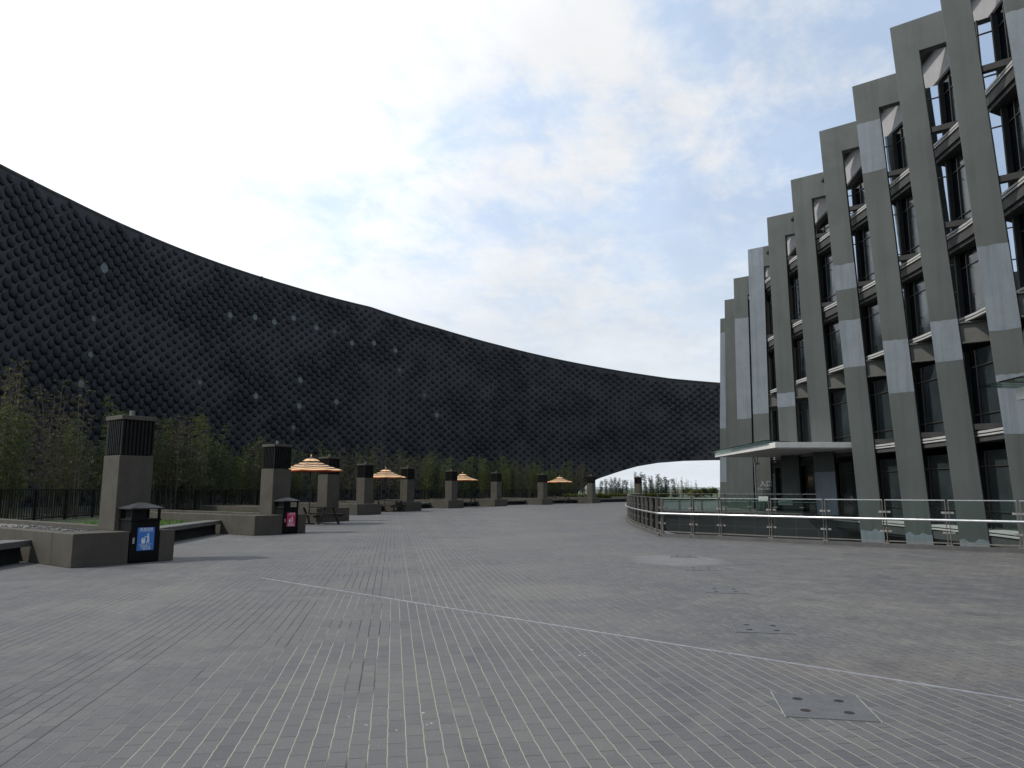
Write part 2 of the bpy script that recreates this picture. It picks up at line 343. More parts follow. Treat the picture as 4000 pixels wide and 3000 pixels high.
# a pale scrubbed patch and a rusty tinge that belong to the paving itself
def spot(cx, cy, rx, ry, soft=0.35):
    ax = t.m('DIVIDE', t.m('SUBTRACT', sp.outputs[0], cx), rx); ay = t.m('DIVIDE', t.m('SUBTRACT', sp.outputs[1], cy), ry)
    d2 = t.m('ADD', t.m('MULTIPLY', ax, ax), t.m('MULTIPLY', ay, ay))
    d2 = t.m('ADD', d2, t.m('MULTIPLY', t.m('SUBTRACT', mid, 0.5), 1.6))
    return t.ramp(d2, 1.0 + soft, 1.0 - soft)
base = t.mix(t.m('MULTIPLY', spot(3.55, 15.9, 0.95, 1.15), 0.38), base, (0.22, 0.22, 0.225))
base = t.mix(t.m('MULTIPLY', spot(0.6, 11.0, 0.9, 0.8), 0.4), base, (0.155, 0.148, 0.13))
base = t.mix(t.m('MULTIPLY', spot(3.2, 6.3, 1.1, 0.45), 0.16), base, (0.15, 0.118, 0.10))
sandn = t.m('ADD', t.noise(p, 0.55, 3, 0.6), t.m('MULTIPLY', t.m('SUBTRACT', wr.outputs['Value'], 0.5), 0.30))
sandn = t.m('ADD', sandn, t.ramp(sp.outputs[0], -3.6, 0.2, -0.24, 0.14))
sand = t.ramp(sandn, 0.28, 0.45)
patchy = t.ramp(t.noise(p, 1.6, 5, 0.7), 0.22, 0.42)
brk = t.m('SUBTRACT', 1.0, t.m('MULTIPLY', side, t.m('MULTIPLY', t.ramp(sp.outputs[0], -1.0, 3.0), t.ramp(t.noise(p, 2.6, 3, 0.7), 0.60, 0.46))))
jc = t.mix(t.m('MULTIPLY', t.m('MULTIPLY', sand, patchy), brk), (0.024, 0.023, 0.022), (0.27, 0.252, 0.20))
rowm = t.ramp(dv, t.ramp(sand, 0.2, 0.8, 0.0064, 0.0044), t.ramp(sand, 0.2, 0.8, 0.0038, 0.0023)); colm = t.ramp(du, 0.0050, 0.0025)
crossvis = t.ramp(t.noise(t.comb(bi, row), 0.9, 2), 0.33, 0.60, 0.30, 1.0)
sandx = t.ramp(t.noise(t.comb(bi, row), 0.31, 2), 0.62, 0.74)
base = t.mix(t.m('MULTIPLY', colm, crossvis), base, t.mix(sandx, (0.034, 0.034, 0.035), (0.17, 0.16, 0.13)))
base = t.mix(rowm, base, jc)
vor = t.n('ShaderNodeTexVoronoi'); t.link(p, vor.inputs['Vector']); vor.inputs['Scale'].default_value = 9.0
speck = t.m('MULTIPLY', t.m('LESS_THAN', vor.outputs['Distance'], t.m('MULTIPLY', t.noise(p, 3.0, 2), 0.13)), t.ramp(t.noise(p, 0.9, 3), 0.56, 0.66))
base = t.mix(t.m('MULTIPLY', speck, 0.8), base, (0.42, 0.42, 0.38))
vo2 = t.n('ShaderNodeTexVoronoi'); t.link(p, vo2.inputs['Vector']); vo2.inputs['Scale'].default_value = 17.0
drop = t.m('MULTIPLY', t.m('LESS_THAN', vo2.outputs['Distance'], t.m('MULTIPLY', t.ramp(t.noise(p, 9.0, 2), 0.3, 0.75), 0.30)), t.m('MAXIMUM', spot(0.42, 7.05, 0.36, 0.30), t.m('MULTIPLY', spot(-0.72, 5.05, 0.42, 0.34), t.ramp(t.noise(p, 7.0, 2), 0.5, 0.62))))
base = t.mix(t.m('MULTIPLY', drop, 0.75), base, (0.40, 0.40, 0.37))
t.put(b.inputs['Base Color'], base); b.inputs['Specular IOR Level'].default_value = 0.45
t.put(b.inputs['Roughness'], t.ramp(mid, 0.3, 0.7, 0.62, 0.82))
hgt = t.m('SUBTRACT', t.m('ADD', t.m('MULTIPLY', wb.outputs['Value'], 0.35), t.m('MULTIPLY', fin, 0.25)), t.m('MULTIPLY', t.m('MAXIMUM', rowm, colm), 1.0))
bn = t.n('ShaderNodeBump'); bn.inputs['Strength'].default_value = 0.5; bn.inputs['Distance'].default_value = 0.004
t.link(hgt, bn.inputs['Height']); t.link(bn.outputs[0], b.inputs['Normal']); M['paving'] = m


# ================================================================== SETTING
LEFTRUN = [(4.90, 23.8), (4.92, 24.75), (4.97, 26.05), (5.0, 27.15), (5.06, 28.3), (5.13, 29.6), (5.19, 30.8), (5.30, 32.1), (5.47, 33.75), (5.72, 35.7),
           (6.0, 37.6), (6.32, 39.6), (6.68, 41.6), (7.08, 43.6), (7.5, 45.6), (7.95, 47.6), (8.5, 49.6), (9.15, 51.3)]
NEARDIR = Vector((0.769, -0.639, 0))
NEARRUN = [(4.90, 23.8), (5.68, 22.93), (6.40, 22.39), (7.56, 21.31), (8.70, 20.27), (9.89, 19.34), (11.05, 18.48), (12.27, 17.62), (13.45, 16.72), (14.62, 15.8), (15.8, 14.9), (17.0, 13.95)]
FARRUN = [(9.15, 51.3), (10.2, 50.75), (11.45, 49.65), (12.7, 48.6), (13.95, 47.5), (15.2, 46.45), (16.45, 45.4), (17.7, 44.35), (18.95, 43.3)]
COURT = LEFTRUN + FARRUN[1:] + [(24.0, 39.0), (24.0, 8.3)] + NEARRUN[::-1][:-1]

def sheet(name, outer, holes, z, mat):
    bm = bmesh.new(); eds = []
    for loop in [outer] + holes:
        vs = [bm.verts.new((x, y, z)) for x, y in loop]
        for i in range(len(vs)): eds.append(bm.edges.new((vs[i], vs[(i + 1) % len(vs)])))
    bmesh.ops.triangle_fill(bm, edges=eds, use_beauty=True, normal=(0, 0, 1))
    bmesh.ops.recalc_face_normals(bm, faces=bm.faces)
    if bm.faces and sum(f.normal.z for f in bm.faces) < 0: bmesh.ops.reverse_faces(bm, faces=bm.faces)
    me = bpy.data.meshes.new(name); bm.to_mesh(me); bm.free(); me.materials.append(mat)
    o = bpy.data.objects.new(name, me); COL.objects.link(o); return o

gnd = sheet('ground', [(-9000, -300), (9000, -300), (9000, 12000), (-9000, 12000)], [[(-45, -40), (70, -40), (70, 120), (-45, 120)]], -0.02, M['field']); tag(gnd, kind='structure')

# pillar line: corner of each pillar that points at the camera
PIL = []
for (u, v), d in zip([(480, 1625), (1073.6, 1735), (1283, 1784.5), (1426, 1811.7), (1592.6, 1826.5), (1765, 1838), (1941, 1845.6), (2122, 1852), (2313, 1858), (2497, 1865)],
                     [15.3, 25.15, 34.9, 44.4, 52.0, 60.0, 66.8, 73.8, 81.9, 90.5]):
    a, e = ray(u, v); PIL.append(Vector((a * d, d, 0)))
PLANT = [q - E1 * 1.0 - E2 * 0.55 for q in PIL]
FENCE = [(-16.6, 4), (-17.0, 12), (-17.4, 20), (-17.6, 28), (-17.7, 36), (-17.3, 44), (-16.0, 52), (-13.6, 60), (-10.2, 67.5), (-5.6, 74.5), (0, 81), (6.2, 87.5), (13, 93.5), (20.5, 98.5), (29, 102)]
def resample(pl, step):
    pts = [Vector((*q, 0)) for q in pl]; out = [pts[0].copy()]; acc = 0.0
    for a_, b_ in zip(pts, pts[1:]):
        L = (b_ - a_).length; s_ = step - acc
        while s_ <= L: out.append(a_ + (b_ - a_) * (s_ / L)); s_ += step
        acc = (acc + L) % step
    return out
plaza_out = [(-45, -40), (70, -40), (70, 120), (-45, 120)]
pz = sheet('plaza', plaza_out, [COURT], 0.0, M['paving']); tag(pz, kind='structure')

# planting earth behind the fence and lawns behind the benches lie on top of the plaza level
LW = [(-11.9, 5.0)]
for q in PLANT: LW += [tuple((q + E2 * 2.62)[:2]), tuple((q + E1 * 2.03 + E2 * 3.25)[:2])]
LW += [(22, 93.5)]
lawn = MB(); lawn.slab(LW + [tuple(q) for q in FENCE[::-1]], 0.004, 0.34)
tag(lawn.build('lawn', M['lawn']), kind='structure')
back = MB(); back.slab([tuple(q) for q in FENCE] + [(40, 112), (-10, 112), (-43, 60), (-43, 4)], 0.004, 0.30)
tag(back.build('planting_bed', M['earth']), kind='structure')
gm = MB(); rg = random.Random(3)
for i in range(len(PLANT) - 1):
    a0 = PLANT[i] + E1 * 2.03; b0 = PLANT[i + 1]
    for _ in range(2600 if i < 2 else 900):
        tt = rg.uniform(3.6, 8.5); k = rg.random()
        q = (a0 + E2 * tt) * (1 - k) + (b0 + E2 * tt) * k
        h = rg.uniform(0.05, 0.13); an = rg.uniform(0, 6.28); dx, dy = math.cos(an) * 0.012, math.sin(an) * 0.012; lx, ly = rg.uniform(-.04, .04), rg.uniform(-.04, .04)
        gm.add([(q.x - dx, q.y - dy, 0.335), (q.x + dx, q.y + dy, 0.335), (q.x + lx, q.y + ly, 0.34 + h)], [(0, 1, 2)])
tag(gm.build('grass', M['grassblade']), 'short green grass on the beds behind the benches', 'grass', kind='stuff')

# sunken court
cw = MB(); n = len(COURT)
for i in range(n):
    (x0, y0), (x1, y1) = COURT[i], COURT[(i + 1) % n]
    cw.add([(x0, y0, -4.6), (x1, y1, -4.6), (x1, y1, -0.001), (x0, y0, -0.001)], [(0, 1, 2, 3)])
tag(cw.build('retaining_wall', M['tile']), kind='structure')
fl = MB(); fl.slab(COURT, -4.9, -4.6); tag(fl.build('court_floor', surf('court floor', (0.10, 0.10, 0.10), (0.15, 0.15, 0.145), 0.8, 1.0)), kind='structure')
lg = MB(); lg.slab([(5.03, 23.85), (6.35, 23.35), (5.9, 24.6), (5.55, 27.6), (5.1, 27.6)], -0.25, -0.03); tag(lg.build('court_ledge', M['ledge']), kind='structure')
kb = MB()
def kerb(run):
    for (x0, y0), (x1, y1) in zip(run, run[1:]):
        d = Vector((x1 - x0, y1 - y0, 0)).normalized(); nn = Vector((-d.y, d.x, 0)) * 0.13; e = d * 0.0
        kb.add([(x0 - nn.x, y0 - nn.y, 0), (x1 - nn.x, y1 - nn.y, 0), (x1 + nn.x, y1 + nn.y, 0), (x0 + nn.x, y0 + nn.y, 0),
                (x0 - nn.x, y0 - nn.y, .10), (x1 - nn.x, y1 - nn.y, .10), (x1 + nn.x, y1 + nn.y, .10), (x0 + nn.x, y0 + nn.y, .10)], BOXF)
kerb(LEFTRUN); kerb(NEARRUN); kerb(FARRUN); tag(kb.build('kerb', M['kerb']), kind='structure')

# far ridge
hm = MB(); xs = [-400 + 40 * i for i in range(60)]; vs = []
for x in xs:
    h = 9 + 9 * (mnoise.noise(Vector((x * 0.006, 3.1, 0)))) + 3 * mnoise.noise(Vector((x * 0.03, 1.7, 0)))
    for yy, k in ((1500, 0), (1540, 0.8), (1600, 1.0), (1750, 0.0)): vs.append((x, yy, max(h * k, -1)))
fs = []
for i in range(len(xs) - 1):
    for k in range(3): fs.append((i * 4 + k, (i + 1) * 4 + k, (i + 1) * 4 + k + 1, i * 4 + k + 1))
hm.add(vs, fs); tag(hm.build('hills', M['hill'], smooth=True), kind='structure')


# ================================================================== MUSEUM (curved black building)
MC = Vector((27.9, 41.8, 0)); MR = 62.0
def cyl_hit(u, v):
    a, e = ray(u, v); d = Vector((a, 1, 0)); L = d.length; d /= L
    b_ = d.dot(MC); c_ = MC.length_squared - MR * MR; tt = b_ + math.sqrt(b_ * b_ - c_)
    q = d * tt; phi = math.degrees(math.atan2(q.y - MC.y, -(q.x - MC.x)))
    return phi, EYE + e * (tt / L)
S2 = 4000 / 2212
TOPL = sorted(cyl_hit(u * S2, v * S2) for u, v in [(0, 355), (75, 393), (150, 430), (300, 500), (450, 560), (620, 615), (800, 663), (950, 710), (1075, 745), (1200, 775), (1320, 798), (1450, 818), (1555, 827)])
BOTL = sorted(cyl_hit(u, v) for u, v in [(2255, 1924), (2285, 1900), (2322, 1878), (2336, 1870), (2426, 1840), (2489, 1822), (2584, 1806), (2697, 1797), (2808, 1794)])
def interp(tab, x):
    if x <= tab[0][0]:
        k = (tab[1][1] - tab[0][1]) / (tab[1][0] - tab[0][0]); return tab[0][1] + k * (x - tab[0][0])
    if x >= tab[-1][0]: return tab[-1][1]
    for (a, b_), (c, d) in zip(tab, tab[1:]):
        if a <= x <= c: return b_ + (d - b_) * (x - a) / (c - a)
def ztop(ph): return min(interp(TOPL, ph), 27.5)
def zbot(ph): return -0.2 if ph < BOTL[0][0] else interp(BOTL, ph)
def mp(ph, r, z): a = R_(ph); return Vector((MC.x - math.cos(a) * r, MC.y + math.sin(a) * r, z))
mus = empty('museum_building', mp(40, MR, 0), 'huge black curved building studded with dark domes and a low arch at its right end', 'building', world=True)
PH0, PH1 = TOPL[0][0] - 9, 118.0
phs = [PH0 + (PH1 - PH0) * i / 240 for i in range(241)]
sh = MB(); vs = []; fs = []; NV = 6
for ph in phs:
    zt, zb = ztop(ph), zbot(ph)
    for k in range(NV): vs.append(mp(ph, MR, zb + (zt - zb) * k / (NV - 1)))
    vs += [mp(ph, MR + 3.5, zt), mp(ph, MR + 3.5, zb)]
W_ = NV + 2
for i in range(len(phs) - 1):
    for k in range(W_): fs.append((i * W_ + k, (i + 1) * W_ + k, (i + 1) * W_ + (k + 1) % W_, i * W_ + (k + 1) % W_))
sh.add(vs, fs); sh.build('wall', M['shell'], mus)
cp = MB(); vs = []; fs = []
for ph in phs:
    zt = ztop(ph)
    vs += [mp(ph, MR - 0.035, zt - 0.16), mp(ph, MR - 0.035, zt + 0.03), mp(ph, MR + 3.6, zt + 0.10), mp(ph, MR + 3.6, zt - 0.34)]
for i in range(len(phs) - 1):
    for k in range(4): fs.append((i * 4 + k, (i + 1) * 4 + k, (i + 1) * 4 + (k + 1) % 4, i * 4 + (k + 1) % 4))
cp.add(vs, fs); cp.build('coping', M['coping'], mus)

# domes on a diagonal lattice, their size drifting like an ink painting
LAT = []
sS, sZ = 1.26, 0.95
for j in range(-1, 60):
    for i in range(-4, 110):
        s = i * sS + (sS / 2 if j % 2 else 0); z = j * sZ / 2
        ph = math.degrees(s / MR) + PH0
        if ph > 112: continue
        nz = mnoise.noise(Vector((s * 0.16 + z * 0.05, z * 0.26 - s * 0.05, 1.3))) + 0.5 * mnoise.noise(Vector((s * 0.5, z * 0.5, 7.7)))
        r = 0.345 - 0.055 * min(1.0, max(0.0, (s - 14) / 45)) + 0.075 * max(-1, min(1, nz * 2.0)) + random.uniform(-0.055, 0.055)
        zt = ztop(ph)
        if z + (r + 0.15 if random.random() < 0.6 else r * 0.55) > zt or z - r * 0.9 < zbot(ph) + 0.15: continue
        LAT.append([ph, z, max(0.21, min(0.43, r))])
PORT = [(227, 588, 1), (495, 680, 1), (546, 683, 1), (200, 680, 0), (592, 705, 1), (634, 696, 1), (683, 700, 1), (728, 717, 0), (763, 742, 1), (810, 745, 1), (854, 762, 1), (188, 758, 0), (428, 830, 0),
        (177, 836, 1), (652, 821, 1), (557, 852, 1), (645, 870, 1), (733, 870, 1), (939, 893, 1), (637, 919, 0), (163, 910, 0), (860, 793, 0), (912, 858, 0)]
used = set()
for u, v, br in PORT:
    ph, z = cyl_hit(u * S2, v * S2)
    k = min((i for i in range(len(LAT)) if i not in used), key=lambda i: ((LAT[i][0] - ph) * MR / 57.3) ** 2 + (LAT[i][1] - z) ** 2)
    used.add(k)
    ph, z = LAT[k][:2]; rr = (0.40 if u < 300 and v < 600 else 0.30) if br else 0.24; c = mp(ph, MR - 0.0, z); a = R_(ph); nrm = Vector((math.cos(a), -math.sin(a), 0)); tg = Vector((math.sin(a), math.cos(a), 0))
    pm = MB(); pm.tube([c + nrm * -0.05, c + nrm * 0.06], rr, 20); pm.build('porthole', M['porthole'] if br else M['portdull'], mus)
def add_dome(mb, ph, z, r):
    a = R_(ph); c = mp(ph, MR, z); nrm = Vector((math.cos(a), -math.sin(a), 0)); tg = Vector((math.sin(a), math.cos(a), 0)); up = Vector((0, 0, 1))
    NS = 14; rings = ((1.0, -0.04), (1.0, 0.20), (0.87, 0.34), (0.5, 0.44)); vs = []; fs = []
    for rr, h in rings:
        for k in range(NS):
            an = 2 * math.pi * k / NS; vs.append(c + (tg * math.cos(an) + up * math.sin(an)) * r * rr + nrm * (h * r))
    vs.append(c + nrm * (0.47 * r))
    for q in range(len(rings) - 1):
        for k in range(NS): fs.append((q * NS + k, q * NS + (k + 1) % NS, (q + 1) * NS + (k + 1) % NS, (q + 1) * NS + k))
    for k in range(NS): fs.append(((len(rings) - 1) * NS + k, (len(rings) - 1) * NS + (k + 1) % NS, len(vs) - 1))
    mb.add(vs, fs)
def shown_size(ph, z, r):
    q = mp(ph, MR, z); a = R_(ph); nrm = Vector((math.cos(a), -math.sin(a), 0)); v_ = Vector((0, 0, EYE)) - q; d = v_.length
    fw = q.y * CT + (z - EYE) * ST; uu = 2000 + F * q.x / fw; vv = 1500 - F * ((z - EYE) * CT - q.y * ST) / fw
    if not (20 < uu < 2800) or vv > 1500: return 0
    return r * r * abs(v_.normalized().dot(nrm)) / (d * d)
rest = [i for i in range(len(LAT)) if i not in used]
rest.sort(key=lambda i: -shown_size(*LAT[i]))
for i in rest[:95]:
    dm = MB(); add_dome(dm, *LAT[i]); dm.build('dome', M['dome'], mus, smooth=True)
dm = MB()
for i in rest[95:]: add_dome(dm, *LAT[i])
o = dm.build('dome_field', M['dome'], mus, smooth=True); o['kind'] = 'stuff'


# ================================================================== GLASS BUILDING WITH STEPPED FRAMES
DEPTH = [66.1, 61.6, 57.0, 52.5, 47.7, 43.2, 38.7, 34.2, 29.7, 25.1, 20.6]
U0 = [2813.5, 2835, 2876, 2939, 3036, 3159, 3305, 3471, 3663, 3883, 4110]
EDGE = [((2813, 1245), (2812, 1920)), ((2830, 1172), (2838, 1920)), ((2865, 1088), (2888, 1920)), ((2921, 975), (2953, 1990)), ((2995, 850), (3061, 2005)), ((3088, 703), (3193, 2005)),
        ((3199, 513), (3367, 2130)), ((3328, 338), (3543, 2140)), ((3475, 109), (3752, 2140)), ((3672, 0), (3990, 2160)), ((3923, 33), (4262, 2180))]
ROOF = [17.5, 18.1, 18.8, 19.6, 20.3, 21.0, 21.8, 22.0, 22.2, 22.4, 22.6]
WLEG, BARL = 1.13, 1.02
WL = [1.13, 1.13, 1.13, 1.15, 1.16, 1.17, 1.10, 1.10, 1.01, 0.96, 0.96]
gb = empty('glass_building', (19.5, 40, 0), 'dark glass building on the right with a row of stepped grey leaning frames', 'building', world=True)
COLS = []
for k in range(11):
    a, e = ray(U0[k], 1506); P0 = Vector((a * DEPTH[k], DEPTH[k], 0))
    def onp(u, v, P0=P0):
        a, e = ray(u, v); tt = P0.dot(N1) / (a * N1.x + N1.y); return (Vector((a * tt, tt, 0)) - P0).dot(P), EYE + e * tt
    (s1, z1), (s0, z0) = onp(*EDGE[k][0]), onp(*EDGE[k][1])
    kk = (s1 - s0) / (z1 - z0); zt = z1 if k not in (9, 10) else ROOF[k]
    sl = (lambda z, s0=s0, z0=z0, kk=kk: s0 + kk * (z - z0))
    COLS.append(dict(P0=P0, sl=sl, zt=zt, onp=onp, k=kk))
def pt(c, s, z, dn=0.0): q = c['P0'] + P * s + N1 * dn; return Vector((q.x, q.y, z))
TH_ = 0.42
for k, c in enumerate(COLS):
    WLEG = WL[k]; sl, zt = c['sl'], c['zt']; zb = -4.6 if k > 5 else 0.0; zu = zt - 1.55; Lb = WLEG + 2.3
    poly = [(sl(zb), zb), (sl(zb) + WLEG, zb), (sl(zu) + WLEG, zu), (sl(zu) + Lb, zu), (sl(zt) + Lb, zt), (sl(zt), zt)]
    f = MB(); f.prism(poly, lambda p: pt(c, p[0], p[1]), lambda p: pt(c, p[0], p[1], TH_)); c['ob'] = f.build('column_frame', M['frame'], gb, bevel=0.015)
def onz(k, v):                                            # height on frame k of picture row v
    c = COLS[k]; u = EDGE[k][0][0] + (EDGE[k][1][0] - EDGE[k][0][0]) * (v - EDGE[k][0][1]) / (EDGE[k][1][1] - EDGE[k][0][1]); return c['onp'](u + 40, v)[1]
PATCH = [(0, 1296, 1672), (0, 1781, 1882), (2, 1241, 1635), (3, 985, 1616), (4, 1535, 1589), (5, 1843, 2015), (6, 1033, 1130), (6, 1250, 1434), (6, 2068, 2200), (7, 477, 670), (7, 1329, 1535), (7, 2085, 2210), (8, 1253, 1412), (8, 2112, 2230),
         (9, 961, 1290), (9, 1463, 1694), (10, 40, 1150)]
rp = random.Random(11)
for k, v0, v1 in PATCH:
    c = COLS[k]; za, zb = onz(k, v0), onz(k, v1); WLEG = WL[k]
    if k == 3: za = c['zt'] - 0.03
    zb = max(zb, -4.5) if k > 5 else max(zb, 0.02)
    top = []; nn = 6; rag = 0.10 if v1 > 2100 else 0.03
    for i in range(nn + 1):
        z_ = za + rp.uniform(-rag, rag) * (1 if i not in (0, nn) else 0.4); top.append((c['sl'](z_) + 0.004 + (WLEG - 0.008) * i / nn, z_))
    if k == 3: top = [(c['sl'](za) + 0.004, za), (c['sl'](za) + WLEG, za)]
    bot = [(c['sl'](zb) + WLEG - 0.004, zb + 0.02), (c['sl'](zb) + WLEG * 0.5, zb + rp.uniform(-.03, .03)), (c['sl'](zb) + 0.004, zb)]
    f = MB(); f.prism(top + bot, lambda p: pt(c, p[0], p[1], -0.004), lambda p: pt(c, p[0], p[1], 0.006)); f.build('paint_patch', M['patch'], c['ob'], off=gb.location)

FLOORS = [-0.08, 4.15, 8.40, 12.80, 17.20]
# glazing line just behind the frames
Q = []
WLEG = 1.13
for k, c in enumerate(COLS): Q.append(c['P0'] + P * (WLEG + BARL - 0.02 + 0.0))
Q = [Q[0] + (Q[0] - Q[1])] + Q + [Q[-1] + (Q[-1] - Q[-2]), Q[-1] + (Q[-1] - Q[-2]) * 3]
QT = [COLS[0]['zt']] + [c['zt'] for c in COLS] + [22.6, 22.6]
def outw(i):
    a = Q[max(i - 1, 0)]; b_ = Q[min(i + 1, len(Q) - 1)]; d = (b_ - a).normalized(); return Vector((d.y, -d.x, 0)) * (1 if d.y < 0 else -1)
OUT = [outw(i) for i in range(len(Q))]
def band(mb, o0, o1, za, zb, mi=0):
    """a strip along the facade between two offsets and two heights (za/zb: numbers or per-node lists)"""
    vs = []; fs = []
    for i, q in enumerate(Q):
        A = za[i] if hasattr(za, '__len__') else za; B = zb[i] if hasattr(zb, '__len__') else zb
        for oo, z in ((o0, A), (o1, A), (o1, B), (o0, B)): p_ = q + OUT[i] * oo; vs.append((p_.x, p_.y, z))
    for i in range(len(Q) - 1):
        for k in range(4): fs.append((i * 4 + k, (i + 1) * 4 + k, (i + 1) * 4 + (k + 1) % 4, i * 4 + (k + 1) % 4))
    fs += [(0, 1, 2, 3), tuple((len(Q) - 1) * 4 + k for k in (3, 2, 1, 0))]; mb.add(vs, fs, mi)
for fi, z in enumerate(FLOORS):
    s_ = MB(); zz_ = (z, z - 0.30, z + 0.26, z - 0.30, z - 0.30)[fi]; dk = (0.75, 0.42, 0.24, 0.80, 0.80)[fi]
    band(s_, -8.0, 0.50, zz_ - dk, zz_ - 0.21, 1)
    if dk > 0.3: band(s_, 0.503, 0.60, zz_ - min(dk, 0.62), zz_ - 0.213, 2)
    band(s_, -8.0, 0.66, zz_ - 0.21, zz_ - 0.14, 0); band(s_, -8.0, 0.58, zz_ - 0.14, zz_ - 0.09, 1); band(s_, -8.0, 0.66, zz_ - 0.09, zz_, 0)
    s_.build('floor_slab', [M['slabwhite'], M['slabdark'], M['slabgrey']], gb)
pp = MB(); band(pp, -0.2, 0.05, [z - 2.2 for z in QT], [z - 0.55 for z in QT]); pp.build('parapet', M['parapet'], gb)
pp = MB(); band(pp, -0.2, 0.12, [z - 2.34 for z in QT], [z - 2.203 for z in QT]); pp.build('parapet_rail', M['slabdark'], gb)
rf = MB(); band(rf, -12.0, 0.5, [z - 0.55 for z in QT], [z - 0.40 for z in QT]); rf.build('roof', M['slabdark'], gb)
bw = MB(); band(bw, -12.0, -9.0, -4.6, [z - 0.6 for z in QT]); bw.build('back_wall', M['slabdark'], gb)
bs = MB(); band(bs, -0.25, 0.05, -4.6, -0.9); bs.build('basement_wall', M['tile'], gb)
levels = FLOORS + [None]
for i in range(len(Q) - 1):
    for fi in range(5):
        za = FLOORS[fi] + (0.0 if fi == 0 else -0.30); zb = (FLOORS[fi + 1] - 1.05) if fi < 4 else min(QT[i], QT[i + 1]) - 2.36
        if zb - za < 0.6: continue
        a, b_ = Q[i], Q[i + 1]; hyaw = math.atan2(OUT[i].y, OUT[i].x)
        for h0, h1, mt in ((0.0, 0.56, 'window'), (0.56, 0.69, 'windowdark'), (0.69, 1.0, 'windowdull')) if True else ():
            aa = a + (b_ - a) * h0; bb = a + (b_ - a) * h1; wv = MB(); th = OUT[i] * 0.06; z_lo = za; glint = mt == 'window'
            if glint:
                if fi < 2: mt = 'windowdull'  # lower floors: dim reflection painted in with a duller pane
                else: tn = P if i >= 8 else Vector((0.899, -0.438, 0)); aa = bb - tn * 0.95; th = Vector((tn.y, -tn.x, 0)) * 0.06; za = 9.6 if fi == 2 else za  # pane angle and lower cut shaped to place the bright sky reflection
            wv.add([(aa.x, aa.y, za), (bb.x, bb.y, za), (bb.x, bb.y, zb), (aa.x, aa.y, zb)] + [((aa - th).x, (aa - th).y, za), ((bb - th).x, (bb - th).y, za), ((bb - th).x, (bb - th).y, zb), ((aa - th).x, (aa - th).y, zb)],
                   [(0, 1, 2, 3), (7, 6, 5, 4), (0, 4, 5, 1), (1, 5, 6, 2), (2, 6, 7, 3), (3, 7, 4, 0)])
            wo_ = wv.build('window', M[mt], gb); mm = MB()
            for j in ((0.3, 0.86) if glint else (0.02,)):
                q = aa + (bb - aa) * j + (OUT[i] * 0.035 if not (glint and fi > 1) else th * 0.5); mm.box((q.x, q.y, (za + zb) / 2), (0.06, 0.05, zb - za), hyaw)
            for hz in (za + (zb - za) * 0.22, za + (zb - za) * 0.80):
                mm.bar(tuple(aa + OUT[i] * 0.03 + Vector((0, 0, hz))), tuple(bb + OUT[i] * 0.03 + Vector((0, 0, hz))), 0.05, 0.035)
            mm.build('mullion', M['mullion'], wo_, off=gb.location); za = z_lo
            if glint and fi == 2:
                sp_ = MB(); sp_.prism([(0, za), (0.95, za), (0.95, 9.597), (0, 9.597)], lambda p: tuple(aa + tn * p[0] + Vector((0, 0, p[1]))), lambda p: tuple(aa + tn * p[0] - th + Vector((0, 0, p[1])))); sp_.build('dark_reflection_pane', M['windowdark'], gb)  # dark pane added below the glint, its colour standing in for a dark reflection
        q = a + (b_ - a) * 0.575 + OUT[i] * 0.13; fn = MB(); fn.box((q.x, q.y, (za + zb) / 2), (0.22, 0.10, zb - za), hyaw); fn.build('window_fin', M['slabdark'], gb)
# crossbars tying each frame to the floors behind it
for k, c in enumerate(COLS):
    if k < 3: continue
    WLEG = WL[k]
    for fi, z in enumerate(FLOORS):
        if fi == 0 or (fi == 1 and k < 6): continue
        cb = MB(); s0 = c['sl'](z) + WLEG - 0.01; s1 = s0 + BARL + 0.15
        if fi == 2:
            for za, zb, d0, d1 in ((z - 0.05, z, 0.06, 0.36), (z - 0.90, z - 0.85, 0.06, 0.36), (z - 0.85, z - 0.05, 0.19, 0.23)):
                cb.prism([(s0, za), (s1, za), (s1, zb), (s0, zb)], lambda p: pt(c, p[0], p[1], d0), lambda p: pt(c, p[0], p[1], d1))
        else:
            cb.prism([(s0, z - 0.24), (s1, z - 0.24), (s1, z), (s0, z)], lambda p: pt(c, p[0], p[1], 0.08), lambda p: pt(c, p[0], p[1], 0.32))
        cb.build('crossbar', M['lowerframe'] if fi == 2 else M['crossbar'], gb)

def canopy(name, x0, x1, y0, y1, zt, glass_out, label):
    r_ = empty(name, (x0, y0, zt - 0.3), label, 'canopy', world=True)
    f = MB(); f.bx(x0, x1, y0, y1, zt - 0.30, zt); f.build('fascia', M['white'], r_, bevel=0.01)
    sf = MB()
    for i in range(int((y1 - y0) / 1.5)):
        sf.bx(x0 + 0.15, x1 - 0.1, y0 + 0.1 + i * 1.5, y0 + 1.5 + i * 1.5, zt - 0.36, zt - 0.302)
    sf.build('soffit', M['soffit'], r_)
    g_ = MB()
    for i in range(int((y1 - y0) / 2.4) + 1):
        ya = y0 + 0.9 + i * 2.4; yb = min(ya + 2.37, y1 + glass_out)
        if ya < yb - 0.2: g_.add([(x0 - glass_out, ya, zt + 0.16 - 0.02 * i), (x0 + 1.6, ya, zt + 0.03), (x0 + 1.6, yb, zt + 0.03), (x0 - glass_out, yb, zt + 0.14 - 0.02 * i),
                                  (x0 - glass_out, ya, zt + 0.19 - 0.02 * i), (x0 + 1.6, ya, zt + 0.06), (x0 + 1.6, yb, zt + 0.06), (x0 - glass_out, yb, zt + 0.17 - 0.02 * i)], BOXF)
    g_.build('glass_sheet', M['canopyglass'], r_)
    return r_
